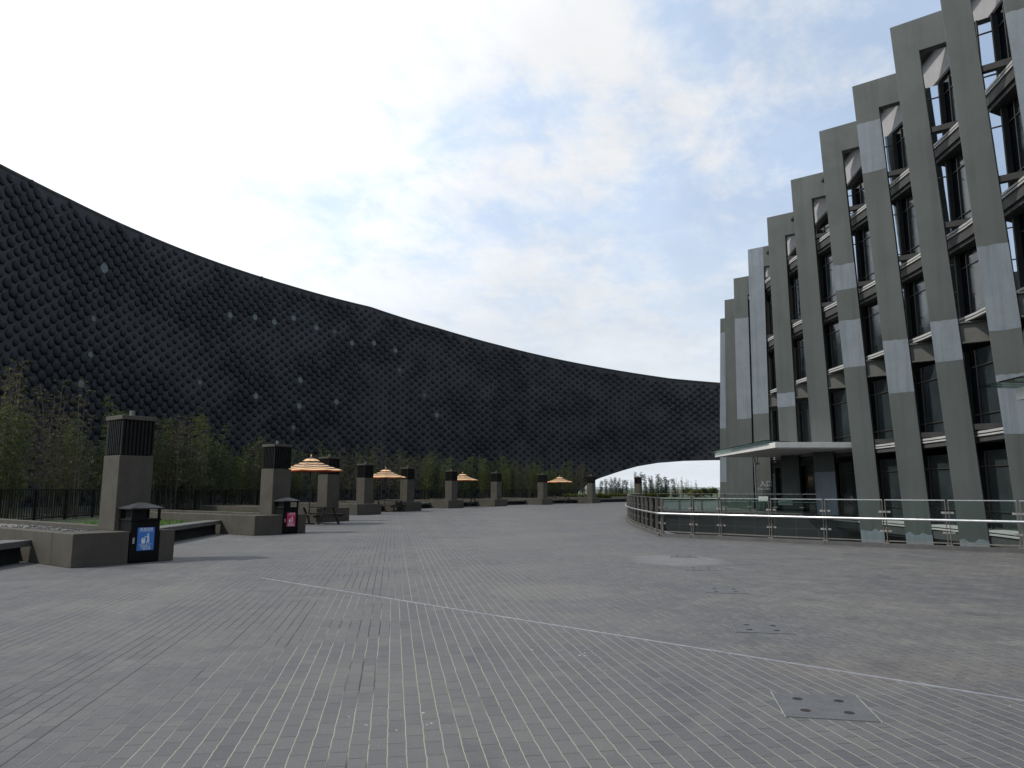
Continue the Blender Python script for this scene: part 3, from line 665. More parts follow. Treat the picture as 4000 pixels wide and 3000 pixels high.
can = canopy('entrance_canopy', 14.55, 19.4, 39.7, 51.6, 4.1, 0.22, 'white flat canopy over the entrance doors on the far part of the glass building')
# camera and downpipe under the canopy
cc = empty('security_camera', (17.1, 50.3, 3.3), 'small white security camera hanging under the entrance canopy', 'camera', world=True)
q = MB(); q.box((17.1, 50.3, 3.30), (0.34, 0.14, 0.15), 0.4); q.build('body', M['handwhite'], cc); q = MB(); q.tube([(17.1, 50.3, 3.36), (17.15, 50.35, 3.55), (17.15, 50.35, 3.74)], 0.025); q.build('bracket', M['black_paint'], cc)
dp = MB(); dp.tube([(17.38, 51.6, 0.0), (17.38, 51.6, 3.74)], 0.06, 10); dp.tube([(17.38, 51.6, 1.9), (17.38, 51.6, 2.0)], 0.085, 10)
tag(dp.build('downpipe', M['soffit'], smooth=True), 'pale round downpipe standing beside the entrance lettering column', 'pipe')
c2 = canopy('glass_canopy', 12.55, 17.2, 11.0, 17.7, 4.0, 0.55, 'small glass and white canopy cut off by the right edge of the photo')

# lettering on the frame beside the doors
def text_mesh(s, size, mat, name, parent, loc, rot, ext=0.006, align='CENTER', sub=None):
    cu = bpy.data.curves.new(name, 'FONT'); cu.body = s; cu.size = size; cu.extrude = ext; cu.align_x = align; cu.align_y = 'CENTER'
    tmp = bpy.data.objects.new(name + '_curve', cu); COL.objects.link(tmp)
    bpy.context.view_layer.update(); dg = bpy.context.evaluated_depsgraph_get()
    me = bpy.data.meshes.new_from_object(tmp.evaluated_get(dg)); bpy.data.objects.remove(tmp)
    me.materials.clear(); me.materials.append(mat); o = bpy.data.objects.new(name, me); COL.objects.link(o)
    if parent is not None: o.parent = parent
    o.location = loc; o.rotation_euler = rot; return o
c = COLS[3]; rot = (math.pi / 2, 0, math.atan2(P.y, P.x))
for s, size, u, v in (('入口', 0.46, 2992, 1891), ('Entrance', 0.255, 2986, 1910)):
    ss, z = c['onp'](u, v); q = pt(c, ss, z, -0.012) - gb.location
    text_mesh(s, size, M['letter'], 'entrance_lettering', gb, q, rot)

# notice boards by the doors
for (u, v, wdt, lab) in ((2982, 1948, 0.62, 'white notice board on a thin stand in front of the entrance lettering'), (3068, 1963, 0.85, 'low white notice board on a stand right of the entrance lettering')):
    d = 47.6 if wdt < 0.7 else 45.2; a, e = ray(u, v); q = Vector((a * d, d, 0)); z = EYE + e * d
    r_ = empty('notice_board', q, lab, 'sign', rz=math.atan2(P.y, P.x))
    b1 = MB(); b1.box((0, 0, z), (wdt, 0.04, 0.30)); b1.build('board', M['white'], r_); b1 = MB(); b1.tube([(0, 0.02, 0.02), (0, 0.05, z - 0.15)], 0.025); b1.box((0, 0.02, 0.015), (0.4, 0.3, 0.03)); b1.build('stand', M['post'], r_)


# ================================================================== GLASS BALUSTRADES
def balustrade(name, run, label, inward, handrail_from=0, hand_r=0.032, flipside=1):
    o = Vector((*run[0], 0)); r_ = empty(name, o, label, 'railing', world=True)
    pts = [Vector((*q, 0)) for q in run]
    for i, q in enumerate(pts):
        a = pts[max(i - 1, 0)]; b_ = pts[min(i + 1, len(pts) - 1)]; d = (b_ - a).normalized(); n_ = Vector((-d.y, d.x, 0)) * flipside; an = math.atan2(d.y, d.x)
        pm = MB()
        for s in (-1, 1): pm.box(tuple(q + d * 0.035 * s + Vector((0, 0, 0.66))), (0.014, 0.075, 1.12), an)
        pm.box(tuple(q + Vector((0, 0, 0.115))), (0.15, 0.12, 0.03), an); po = pm.build('post', M['post'], r_)
        cl = MB()
        for z in (0.42, 0.92):
            cl.bar(tuple(q - d * 0.14 + n_ * 0.05 + Vector((0, 0, z))), tuple(q + d * 0.14 + n_ * 0.05 + Vector((0, 0, z))), 0.03, 0.05)
            cl.bar(tuple(q + n_ * 0.05 + Vector((0, 0, z))), tuple(q - n_ * 0.02 + Vector((0, 0, z))), 0.05, 0.04)
        cl.bar(tuple(q - n_ * 0.03 + Vector((0, 0, 0.70))), tuple(q - n_ * 0.12 + Vector((0, 0, 0.72))), 0.03, 0.03)
        cl.build('clamp', M['bracket'], po, off=r_.location)
    for a, b_ in zip(pts, pts[1:]):
        d = (b_ - a).normalized(); n_ = Vector((-d.y, d.x, 0)) * flipside; g_ = MB()
        g_.bar(tuple(a + d * 0.05 + n_ * 0.05 + Vector((0, 0, 0.70))), tuple(b_ - d * 0.05 + n_ * 0.05 + Vector((0, 0, 0.70))), 0.012, 1.02); g_.build('glass_pane', M['glass'], r_)
    tr = MB()
    for a, b_ in zip(pts, pts[1:]):
        d = (b_ - a).normalized(); tr.bar(tuple(a + d * 0.03 + Vector((0, 0, 1.235))), tuple(b_ - d * 0.03 + Vector((0, 0, 1.235))), 0.05, 0.022)
    tr.build('top_rail', M['steel'], r_)
    br = MB()
    for a, b_ in zip(pts, pts[1:]): br.bar(tuple(a + Vector((0, 0, 0.165))), tuple(b_ + Vector((0, 0, 0.165))), 0.03, 0.03)
    br.build('bottom_rail', M['post'], r_)
    hp = []
    for i, q in enumerate(pts):
        a = pts[max(i - 1, 0)]; b_ = pts[min(i + 1, len(pts) - 1)]; d = (b_ - a).normalized(); n_ = Vector((-d.y, d.x, 0)) * flipside
        hp.append(q - n_ * 0.13 + Vector((0, 0, 0.735)))
    d0 = (hp[0] - hp[1]).normalized(); hp = [hp[0] + d0 * 0.12] + hp
    hr = MB(); hr.tube(hp, hand_r, 16); hr.build('handrail', M['handsteel'], r_, smooth=True)
    return r_
balustrade('glass_balustrade', NEARRUN, 'glass balustrade with bright steel handrail along the near edge of the sunken court', 1, hand_r=0.034)
balustrade('glass_balustrade', LEFTRUN, 'glass balustrade curving back along the left edge of the sunken court', 1, flipside=-1, hand_r=0.024)
balustrade('glass_balustrade', FARRUN[1:], 'glass balustrade along the far edge of the sunken court before the entrance', 1, flipside=-1, hand_r=0.028)


# ================================================================== PLANTERS, PILLARS, BENCHES
ORD = ['nearest', 'second nearest', 'third', 'fourth', 'fifth', 'sixth', 'seventh', 'eighth', 'ninth', 'farthest']
PWHERE = ['behind the bin with the blue sign', 'behind the bin with the crimson sign', 'just right of the nearest striped umbrella', 'left of the second striped umbrella', 'right of the second striped umbrella',
          'left of the third striped umbrella', 'midway between the third and fourth striped umbrellas', 'left of the farthest striped umbrella', 'at the left foot of the arch', 'standing alone before the arch opening']
def fence_len(q):
    for L in [x * 0.25 for x in range(12, 60)]:
        p_ = q + E2 * L
        fx = None
        for (x0, y0), (x1, y1) in zip(FENCE, FENCE[1:]):
            if y0 <= p_.y <= y1: fx = x0 + (x1 - x0) * (p_.y - y0) / (y1 - y0)
        if fx is not None and p_.x < fx + 0.5: return L
    return 9.0
def planter(q, i, L):
    r_ = empty('planter', q, 'low brown planter wall under the pillar ' + PWHERE[i], 'planter', 'sawtooth planters along the promenade', rz=ROT)
    H, X1, T = 0.65, 2.03, 0.26; b_ = MB()
    xa, xb, dn = 1.07, 1.71, 0.56                        # notch that takes a bin
    notch = i < 2
    outer = [(0, 0), (X1, 0)]
    if notch: b_.bx(0, xa, 0, 0.95, 0, H); b_.bx(xb, X1, 0, 0.95, 0, H); b_.bx(xa, xb, dn, 0.95, 0, H)
    else: b_.bx(0, 1.30, 0, 0.95, 0, H); b_.bx(1.30, X1, 0.10, 0.95, 0, H - 0.015)
    b_.bx(0, T, 0.95, L, 0, H); b_.bx(X1 - T, X1, 0.95, L, 0, H); b_.bx(T, X1 - T, L - T, L, 0, H); b_.build('wall', M['concrete'], r_, bevel=0.012)
    g_ = MB(); nx, ny = 12, max(6, int(L * 3)); vs = []; fs = []
    for yy in range(ny + 1):
        for xx in range(nx + 1):
            x = T + (X1 - 2 * T) * xx / nx; y = 0.95 + (L - T - 0.95) * yy / ny; vs.append((x, y, 0.54 + 0.05 * mnoise.noise(Vector((x * 2 + i, y * 2, 0)))))
    for yy in range(ny):
        for xx in range(nx): k = yy * (nx + 1) + xx; fs.append((k, k + 1, k + nx + 2, k + nx + 1))
    g_.add(vs, fs)
    if i < 3:
        rr = random.Random(i)
        for _ in range(900):
            x = rr.uniform(T + .03, X1 - T - .03); y = 0.95 + rr.random() ** 1.6 * min(6, L - 1.3); s = rr.uniform(0.012, 0.03); z = 0.56 + 0.05 * mnoise.noise(Vector((x * 2 + i, y * 2, 0))); a = rr.uniform(0, 3)
            g_.add([(x - s, y, z), (x, y - s * 0.8, z), (x + s, y, z), (x, y + s * 0.8, z), (x, y, z + s), (x, y, z - s)], [(0, 1, 4), (1, 2, 4), (2, 3, 4), (3, 0, 4), (1, 0, 5), (2, 1, 5), (3, 2, 5), (0, 3, 5)])
    g_ob = g_.build('gravel', M['gravel'], r_); g_ob['kind'] = 'stuff'
    return r_
for i, q in enumerate(PLANT): planter(q, i, fence_len(q))

def make_pillar():
    r_ = empty('lamp_pillar', (0, 0, 0), 'x', 'pillar', 'lamp pillars along the promenade', rz=ROT); Wd = 0.73
    s_ = MB(); s_.bx(0, Wd, 0, Wd, 0, 1.58); s_.build('shaft', M['concrete'], r_, bevel=0.012)
    l_ = MB(); l_.bx(0.06, Wd - 0.06, 0.06, Wd - 0.06, 1.58, 2.35)
    nL = 9
    for k in range(nL):
        x = 0.035 + (Wd - 0.07) * k / (nL - 1)
        for y in (0.035, Wd - 0.035): l_.bx(x - 0.017, x + 0.017, y - 0.03, y + 0.03, 1.60, 2.34)
        if 0 < k < nL - 1:
            for y in (0.035, Wd - 0.035): l_.bx(y - 0.03, y + 0.03, x - 0.017, x + 0.017, 1.60, 2.34)
    l_.build('louvre_box', M['louvre'], r_)
    c_ = MB(); c_.bx(-0.015, Wd + 0.015, -0.015, Wd + 0.015, 2.35, 2.44); c_.build('cap', M['concrete'], r_, bevel=0.008)
    f_ = MB(); f_.tube([(Wd * .5, Wd * .5, 2.44), (Wd * .5, Wd * .5, 2.58)], 0.055, 12); f_.build('finial', M['post'], r_)
    return r_
pil = make_pillar()
for i, q in enumerate(PIL):
    o = pil if i == 0 else copy_tree(pil)
    o.location = (q.x, q.y, 0.65); o['label'] = ORD[i] + ' square lamp pillar with a dark louvred head, ' + PWHERE[i]

BW = ['at the left edge of the photo beside the nearest planter', 'behind the bin with the blue sign, reaching to the second planter', 'behind the bin with the crimson sign', 'between the third and fourth planters', 'between the fourth and fifth planters', 'between the fifth and sixth planters',
      'between the sixth and seventh planters', 'left of the farthest striped umbrella', 'under the farthest striped umbrella', 'between the two pillars at the arch']
FAKE0 = PLANT[0] - (PLANT[1] - PLANT[0])
for i in range(10):
    a = (FAKE0 if i == 0 else PLANT[i - 1]) + E1 * 2.03 + E2 * 2.7; b_ = PLANT[i] + E2 * 2.0
    d = (b_ - a); L = d.length; d.normalize()
    r_ = empty('bench', a, 'concrete slab bench ' + BW[i], 'bench', 'slab benches between the planters', rz=math.atan2(d.y, d.x))
    s_ = MB(); s_.bx(0.01, L - 0.01, -0.02, 0.52, 0.33, 0.46); s_.build('seat', M['concrete_top'], r_, bevel=0.012)
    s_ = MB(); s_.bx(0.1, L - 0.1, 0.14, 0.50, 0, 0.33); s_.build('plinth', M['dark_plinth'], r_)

# ------------------------------------------------------------------ bins
def disc(cx, cy, r, n=14): return [(cx + r * math.cos(6.2832 * k / n), cy + r * math.sin(6.2832 * k / n)) for k in range(n)]
def make_bin(q, signmat, lines, label):
    r_ = empty('litter_bin', q, label, 'litter bin', 'litter bins set into the planters', rz=ROT); Wb, Db = 0.60, 0.52
    b_ = MB(); b_.bx(0, Wb, 0, Db, 0.02, 0.86); b_.build('body', M['black_paint'], r_, bevel=0.012)
    b_ = MB(); b_.bx(0.012, Wb - 0.012, -0.012, -0.001, 0.06, 0.80); d_ = b_.build('door', M['black_paint'], r_, bevel=0.004)
    h_ = MB(); h_.bx(0.035, 0.075, -0.03, -0.013, 0.40, 0.52); h_.build('latch', M['steel'], d_)
    rim = MB(); rim.bx(-0.015, Wb + 0.015, -0.015, Db + 0.015, 0.86, 0.90); rim.build('rim', M['black_paint'], r_, bevel=0.006)
    for x in (0.0, Wb - 0.045):
        for y in (0.0, Db - 0.045): p_ = MB(); p_.bx(x, x + 0.045, y, y + 0.045, 0.90, 1.10); p_.build('roof_post', M['black_paint'], r_)
    n_ = MB(); n_.bx(0.06, 0.36, 0.12, Db - 0.12, 0.90, 1.095); n_.build('ashtray', M['inside'], r_)
    ro = MB(); e = 0.05; ro.add([(-e, -e, 1.10), (Wb + e, -e, 1.10), (Wb + e, Db + e, 1.10), (-e, Db + e, 1.10), (-e, -e, 1.125), (Wb + e, -e, 1.125), (Wb + e, Db + e, 1.125), (-e, Db + e, 1.125),
                       (Wb * .40, Db * .42, 1.235), (Wb * .60, Db * .42, 1.235), (Wb * .60, Db * .58, 1.235), (Wb * .40, Db * .58, 1.235)],
                      [(3, 2, 1, 0), (0, 1, 5, 4), (1, 2, 6, 5), (2, 3, 7, 6), (3, 0, 4, 7), (4, 5, 9, 8), (5, 6, 10, 9), (6, 7, 11, 10), (7, 4, 8, 11), (8, 9, 10, 11)]); ro.build('roof', M['bin_roof'], r_)
    sx0, sx1, sz0, sz1 = 0.135, 0.485, 0.25, 0.72; cx = (sx0 + sx1) / 2
    s_ = MB(); s_.bx(sx0, sx1, -0.018, -0.0125, sz0, sz1); so = s_.build('sign', signmat, r_)
    ic = MB(); f0, f1 = (lambda p: (p[0], -0.021, p[1])), (lambda p: (p[0], -0.017, p[1]))
    bx_, bz = cx - 0.05, 0.43
    ic.prism([(bx_ - 0.034, bz - 0.035), (bx_ + 0.034, bz - 0.035), (bx_ + 0.043, bz + 0.045), (bx_ - 0.043, bz + 0.045)], f0, f1)
    ic.prism([(bx_ - 0.045, bz + 0.052), (bx_ + 0.03, bz + 0.055), (bx_ + 0.045, bz + 0.075), (bx_ - 0.02, bz + 0.078)], f0, f1)
    ic.prism(disc(cx + 0.045, 0.575, 0.019), f0, f1)
    ic.prism([(cx + 0.03, 0.552), (cx + 0.062, 0.548), (cx + 0.072, 0.48), (cx + 0.035, 0.478)], f0, f1)
    ic.prism([(cx + 0.034, 0.548), (cx + 0.026, 0.530), (cx - 0.028, 0.515), (cx - 0.028, 0.528)], f0, f1)
    ic.prism([(cx + 0.033, 0.474), (cx + 0.053, 0.474), (cx + 0.030, 0.395), (cx + 0.012, 0.395)], f0, f1)
    ic.prism([(cx + 0.052, 0.474), (cx + 0.074, 0.474), (cx + 0.072, 0.395), (cx + 0.054, 0.395)], f0, f1)
    for zz_ in (0.378, 0.635): ic.bx(sx0 + 0.03, sx1 - 0.03, -0.0205, -0.0165, zz_ - 0.0022, zz_ + 0.0022)
    ic.build('pictogram', M['signwhite'], so)
    for s, z, size in lines: text_mesh(s, size, M['signwhite'], 'lettering', so, (cx, -0.020, z), (math.pi / 2, 0, 0), 0.002)
    return r_
PB = [PLANT[0] + E1 * 1.09 + E2 * 0.0, PLANT[1] + E1 * 1.09 + E2 * 0.0]
make_bin(PB[0], M['signblue'], (('資源回收', 0.676, 0.072), ('請勿投入', 0.338, 0.056), ('一般垃圾', 0.285, 0.056)), 'black roofed litter bin with a blue recycling sign on its door')
make_bin(PB[1], M['signred'], (('一般垃圾', 0.676, 0.072), ('請勿投入', 0.338, 0.056), ('資源回收物', 0.285, 0.056)), 'black roofed litter bin with a crimson sign on its door')

# ------------------------------------------------------------------ umbrellas and picnic tables
def make_umbrella():
    r_ = empty('patio_umbrella', (0, 0, 0), 'x', 'umbrella', 'striped umbrellas over the picnic tables'); n = 8
    p_ = MB(); p_.tube([(0, 0, 0.04), (0, 0, 2.92)], 0.024, 10); p_.build('pole', M['pole'], r_, smooth=True)
    b_ = MB(); b_.tube([(0, 0, 0.0), (0, 0, 0.06)], 0.24, 16); b_.tube([(0, 0, 0.06), (0, 0, 0.36)], 0.04, 10); b_.build('base', M['pole'], r_)
    def zr(r): return 2.36 + (1 - (r / 1.42)) * 0.56 - 0.045 * math.sin(math.pi * r / 1.42)
    edges = [0.30, 0.37, 0.52, 0.60, 0.75, 0.84, 0.99, 1.09, 1.23, 1.42]; c_ = MB()
    def ring(r, dz=0.0, sag=True):
        out = []
        for k in range(n * 4):
            an = 2 * math.pi * (k / 4 + 0.5) / n; ph = (k % 4) / 4.0; loc = abs(((an - math.pi / n) % (2 * math.pi / n)) - math.pi / n)
            rr = r * math.cos(math.pi / n) / math.cos(loc); edge = 1 - abs(ph - 0.5) * 2
            out.append((rr * math.cos(an), rr * math.sin(an), zr(r) + dz - 0.035 * (r / 1.42) * edge * 0.6))
        return out
    def layer(dz, mats):
        for i in range(len(edges) - 1):
            a, b2 = ring(edges[i], dz), ring(edges[i + 1], dz); m_ = len(a)
            c_.add(a + b2, [(k, (k + 1) % m_, m_ + (k + 1) % m_, m_ + k) for k in range(m_)], mats[i % 2])
    layer(0.0, (0, 1)); layer(-0.016, (2, 1))
    a, b2 = ring(1.42, 0.0), ring(1.42, -0.055); m_ = len(a); c_.add(a + b2, [(k, (k + 1) % m_, m_ + (k + 1) % m_, m_ + k) for k in range(m_)], 2)
    c_.build('canopy', [M['cream'], M['plum'], M['red']], r_)
    v_ = MB(); a, b2 = ring(0.40, 0.035), ring(0.22, 0.045); m_ = len(a); v_.add(a + b2 + [(0, 0, zr(0) + 0.03)], [(k, (k + 1) % m_, m_ + (k + 1) % m_, m_ + k) for k in range(m_)], 0)
    v_.f += [tuple(x for x in (m_ + k, m_ + (k + 1) % m_, 2 * m_)) for k in range(m_)]; v_.m += [1] * m_
    v_.build('vent', [M['cream'], M['plum']], r_)
    f_ = MB(); f_.tube([(0, 0, 2.92), (0, 0, 2.98), (0, 0, 3.02), (0, 0, 3.06)], [0.035, 0.028, 0.035, 0.008], 8); f_.build('finial', M['cream'], r_, smooth=True)
    for k in range(n):
        an = 2 * math.pi * (k + 0.5) / n; rb = MB(); rb.tube([(0.05 * math.cos(an), 0.05 * math.sin(an), zr(0.05) - 0.05), (1.36 * math.cos(an), 1.36 * math.sin(an), zr(1.36) - 0.035)], 0.009, 5); rb.build('rib', M['pole'], r_)
    return r_
def make_table():
    r_ = empty('picnic_table', (0, 0, 0), 'x', 'picnic table', 'picnic tables under the umbrellas'); L = 2.3      # local x is the long way
    for y in (-0.29, -0.145, 0.145, 0.29): pass
    t_ = MB()
    for y in (-0.30, -0.15, 0.0, 0.15, 0.30): t_.bx(-L / 2, L / 2, y - 0.068, y + 0.068, 0.71, 0.755)
    t_.build('tabletop', M['wood'], r_)
    for s in (-1, 1):
        q = MB(); q.bx(-L / 2, L / 2, s * 0.68 - 0.13, s * 0.68 - 0.005, 0.40, 0.445); q.bx(-L / 2, L / 2, s * 0.68 + 0.005, s * 0.68 + 0.13, 0.40, 0.445); q.build('seat', M['wood'], r_)
    for x in (-L / 2 + 0.12, L / 2 - 0.12):
        for s in (-1, 1):
            q = MB(); q.bar((x, s * 0.58, 0.0), (x, s * 0.22, 0.71), 0.05, 0.10, up=Vector((1, 0, 0))); q.build('leg', M['wood'], r_)
        q = MB(); q.bx(x - 0.07, x - 0.028, -0.80, 0.80, 0.31, 0.40); q.build('seat_bearer', M['wood'], r_)
    return r_
UMB = [(-8.95, 32.1, 'nearest'), (-8.75, 50.0, 'second nearest'), (-4.38, 64.0, 'third'), (5.27, 80.0, 'farthest')]
UW = ['between the second and third pillars', 'right of the fourth pillar', 'right of the sixth pillar', 'right of the eighth pillar']
um = make_umbrella(); tb = make_table()
for i, (x, y, nm) in enumerate(UMB):
    o = um if i == 0 else copy_tree(um); o.location = (x, y, 0); o.rotation_euler = (0, 0, 0.35 + 0.2 * i)
    o['label'] = nm + ' cream and plum striped patio umbrella, open ' + UW[i]
    o = tb if i == 0 else copy_tree(tb); a = math.atan2(P.y, P.x) + (0, 0.1, 0.05, -0.15)[i]; o.location = (x + 0.12, y - 0.12 + 0.45, 0) if i == 0 else (x + 0.1, y + 0.35, 0); o.rotation_euler = (0, 0, a)
    o['label'] = 'dark wooden picnic table with fixed seats under the ' + nm + ' striped umbrella'

# ------------------------------------------------------------------ fence
fr = empty('metal_fence', (*FENCE[0], 0), 'long black railing fence in front of the bamboo, following the promenade', 'fence', world=True)
fp = resample(FENCE, 1.9)
tr = MB()
for a, b_ in zip(fp, fp[1:]): tr.bar(tuple(a + Vector((0, 0, 1.50))), tuple(b_ + Vector((0, 0, 1.50))), 0.06, 0.05)
tr.build('top_rail', M['louvre'], fr)
for q in fp:
    p_ = MB(); p_.box((q.x, q.y, 0.87), (0.07, 0.07, 1.22)); p_.build('post', M['black_paint'], fr)
for a, b_ in zip(fp, fp[1:]):
    p_ = MB(); p_.bar(tuple(a + Vector((0, 0, 0.45))), tuple(b_ + Vector((0, 0, 0.45))), 0.04, 0.04)
    for k in range(1, 13): q = a + (b_ - a) * (k / 13); p_.box((q.x, q.y, 0.96), (0.018, 0.018, 1.04))
    p_.build('railing_panel', M['black_paint'], fr)

# ------------------------------------------------------------------ paving covers and joint strip
CV = [((2.17, 5.28), 'nearest'), ((2.73, 8.15), 'second nearest'), ((3.2, 11.1), 'third nearest'), ((3.62, 14.1), 'fourth'), ((3.9, 16.7), 'farthest')]
CL = ['bare grey access cover with four dark holes near the bottom right of the paving', 'grey access cover with four dark holes, second from the bottom right', 'grey access cover third along the row, midway to the balustrade', 'small grey access cover just before the pale patch of paving', 'grey access cover inside the pale patch near the balustrade']
for ((x, y), nm), lab in zip(CV, CL):
    r_ = empty('access_cover', (x, y, 0), lab, 'access cover', 'access covers set into the paving', rz=R_(-11)); s = 0.29
    q = MB(); q.bx(-s, s, -s, s, -0.02, 0.006); q.build('plate', M['cover'], r_)
    for sx_ in (-1, 1): q = MB(); q.bx(sx_ * (s + 0.008) - 0.004, sx_ * (s + 0.008) + 0.004, -s - 0.02, s + 0.02, -0.01, 0.009); q.build('edge_strip', M['edgestrip'] if nm == 'nearest' else M['coverstrip'], r_)
    for hx in (-0.14, 0.14):
        for hy in (-0.13, 0.15): q = MB(); q.slab(disc(hx, hy, 0.034, 18), 0.0, 0.0075); q.build('hole', M['hole'], r_)
    for hy in (-0.1, 0.1): q = MB(); q.bx(-0.012, 0.012, hy - 0.012, hy + 0.012, 0.0, 0.0078); q.build('key_slot', M['gravel'], r_)
js = MB(); a = Vector((-4.3, 12.66, 0.003)); d = (Vector((3.68, 5.43, 0)) - Vector((-4.13, 12.52, 0))).normalized()
js.bar(tuple(a), tuple(a + d * 17.0), 0.020, 0.006); tag(js.build('joint_strip', M['strip']), 'thin pale metal joint strip running diagonally across the paving', 'joint strip')


# ================================================================== BAMBOO AND OTHER PLANTS
def leaf(mb, p, d, L, wd, droop, rg):
    s_ = d.cross(Vector((0, 0, 1)));
    if s_.length < 1e-3: s_ = Vector((1, 0, 0))
    s_.normalize(); s_ = (s_ + Vector((0, 0, rg.uniform(-.7, .7)))).normalized() * wd
    m1 = p + d * (L * 0.45) + Vector((0, 0, -droop * 0.3)); e = p + d * L + Vector((0, 0, -droop))
    mb.add([p, m1 + s_, e, m1 - s_], [(0, 1, 2, 3)])
def make_bamboo(seed, h, culms, lmat, cmat, dens, low=0.22, spread=0.55, lsz=0.15, blen=1.0):
    rg = random.Random(seed); r_ = empty('bamboo', (0, 0, 0), 'x', 'bamboo'); cu = MB(); fo = MB()
    for c in range(culms):
        bx_, by = rg.uniform(-spread, spread), rg.uniform(-spread, spread); H = h * rg.uniform(0.72, 1.0); lean = Vector((rg.uniform(-.11, .11), rg.uniform(-.11, .11), 0)); pts = []
        for k in range(8):
            f = k / 7; pts.append(Vector((bx_, by, 0)) + lean * (H * f * f) + Vector((math.sin(f * 5 + c) * 0.03, 0, H * f)))
        cu.tube(pts, [0.022 * (1 - 0.85 * k / 7) + 0.003 for k in range(8)], 5)
        nb = int(dens * H)
        for b_ in range(nb):
            f = low + (1 - low) * (rg.random() ** 1.2); i0 = min(int(f * 7), 6); p = pts[i0] + (pts[i0 + 1] - pts[i0]) * (f * 7 - i0)
            an = rg.uniform(0, 6.283); bl = blen * rg.uniform(0.25, 0.75) * (1.15 - 0.7 * f); el = rg.uniform(0.25, 0.9); d = Vector((math.cos(an) * math.cos(el), math.sin(an) * math.cos(el), math.sin(el)))
            tip = p + d * bl + Vector((0, 0, -0.12 * bl)); cu.tube([p, p + d * bl * 0.5, tip], [0.006, 0.004, 0.002], 3, cap=False)
            for _ in range(rg.randint(4, 7) if lmat else rg.randint(0, 1)):
                q = p + (tip - p) * rg.uniform(0.35, 1.0); a2 = an + rg.uniform(-1.3, 1.3); ld = Vector((math.cos(a2), math.sin(a2), rg.uniform(-.5, .4))).normalized()
                leaf(fo, q, ld, lsz * rg.uniform(0.7, 1.4), lsz * 0.12 * rg.uniform(0.7, 1.3), rg.uniform(0, 0.08), rg)
    cu.build('culm', cmat, r_)
    if fo.f: fo.build('foliage', lmat or M['leafdry'], r_)
    return r_
PROT = {'green': [make_bamboo(1, 5.4, 5, M['leaf'], M['culm'], 18, lsz=0.135), make_bamboo(2, 4.7, 6, M['leafdeep'], M['culm'], 18, lsz=0.135), make_bamboo(3, 5.0, 5, M['leaf'], M['culm'], 14, 0.27, lsz=0.13)],
        'dry': [make_bamboo(4, 5.6, 4, M['leafdry'], M['deadculm'], 9, 0.3), make_bamboo(5, 5.2, 3, M['leafdry'], M['deadculm'], 11, 0.25, lsz=0.11)],
        'dark': [make_bamboo(6, 3.9, 3, M['leafdeep'], M['culm'], 34, 0.06, 0.22, 0.21, 0.6), make_bamboo(7, 3.5, 2, M['leafdeep'], M['culm'], 44, 0.04, 0.16, 0.22, 0.6)],
        'pale': [make_bamboo(8, 4.6, 6, M['leafpale'], M['deadculm'], 13, 0.2, 0.6, 0.12, 0.7)]}
firstuse = set()
def put(kind, j, loc, sc, rz, label, group):
    pr = PROT[kind][j]
    o = pr if (kind, j) not in firstuse else copy_tree(pr); firstuse.add((kind, j))
    o.location = loc; o.rotation_euler = (0, 0, rz); o.scale = (sc * random.uniform(.9, 1.15), sc * random.uniform(.9, 1.15), sc); o['label'] = label; o['group'] = group
SEG = ['left of the nearest lamp pillar', 'between the first and second lamp pillars', 'between the second and third lamp pillars', 'between the third and fourth lamp pillars', 'between the fourth and fifth lamp pillars', 'between the fifth and sixth lamp pillars',
       'between the sixth and seventh lamp pillars', 'between the seventh and eighth lamp pillars', 'between the eighth and ninth lamp pillars', 'between the last two lamp pillars', 'right of the farthest lamp pillar']
PUX = [480, 1073.6, 1283, 1426, 1592.6, 1765, 1941, 2122, 2313, 2497]
def seg_of(x, y):
    u = 2000 + 2769 * x / y; return sum(1 for k in PUX if u > k)
rb = random.Random(21)
fb = resample(FENCE, 1.55)
cnt = 0
for k, q in enumerate(fb):
    a = fb[max(k - 1, 0)]; b_ = fb[min(k + 1, len(fb) - 1)]; d = (b_ - a).normalized(); nl = Vector((-d.y, d.x, 0))
    if nl.dot(Vector((-1, 0.4, 0))) < 0: nl = -nl
    for rowi in range(4):
        p_ = q + nl * (1.0 + rowi * 1.5 + rb.uniform(-.5, .5)) + d * rb.uniform(-.7, .7)
        if p_.y < 13: continue
        u = 2000 + 2769 * p_.x / p_.y
        if u < -350 or u > 2300 or cnt > 285: continue
        if rowi == 3 and rb.random() < 0.3: continue
        patch = mnoise.noise(Vector((p_.x * 0.16, p_.y * 0.16, 4.2)))
        kind = 'dry' if patch + rb.uniform(-.25, .25) > 0.16 else 'green'; j = rb.randrange(len(PROT[kind])); sg = seg_of(p_.x, p_.y)
        sc = rb.uniform(0.72, 1.14) * (1.15 if u < 260 else (1.05 if p_.y < 45 else 0.95))
        lab = ('leafy green bamboo' if kind == 'green' else 'dry brownish bamboo') + ' behind the fence, ' + SEG[sg]
        put(kind, j, (p_.x, p_.y, 0.28), sc, rb.uniform(0, 6.28), lab, ('green bamboos ' if kind == 'green' else 'dry bamboos ') + SEG[sg]); cnt += 1
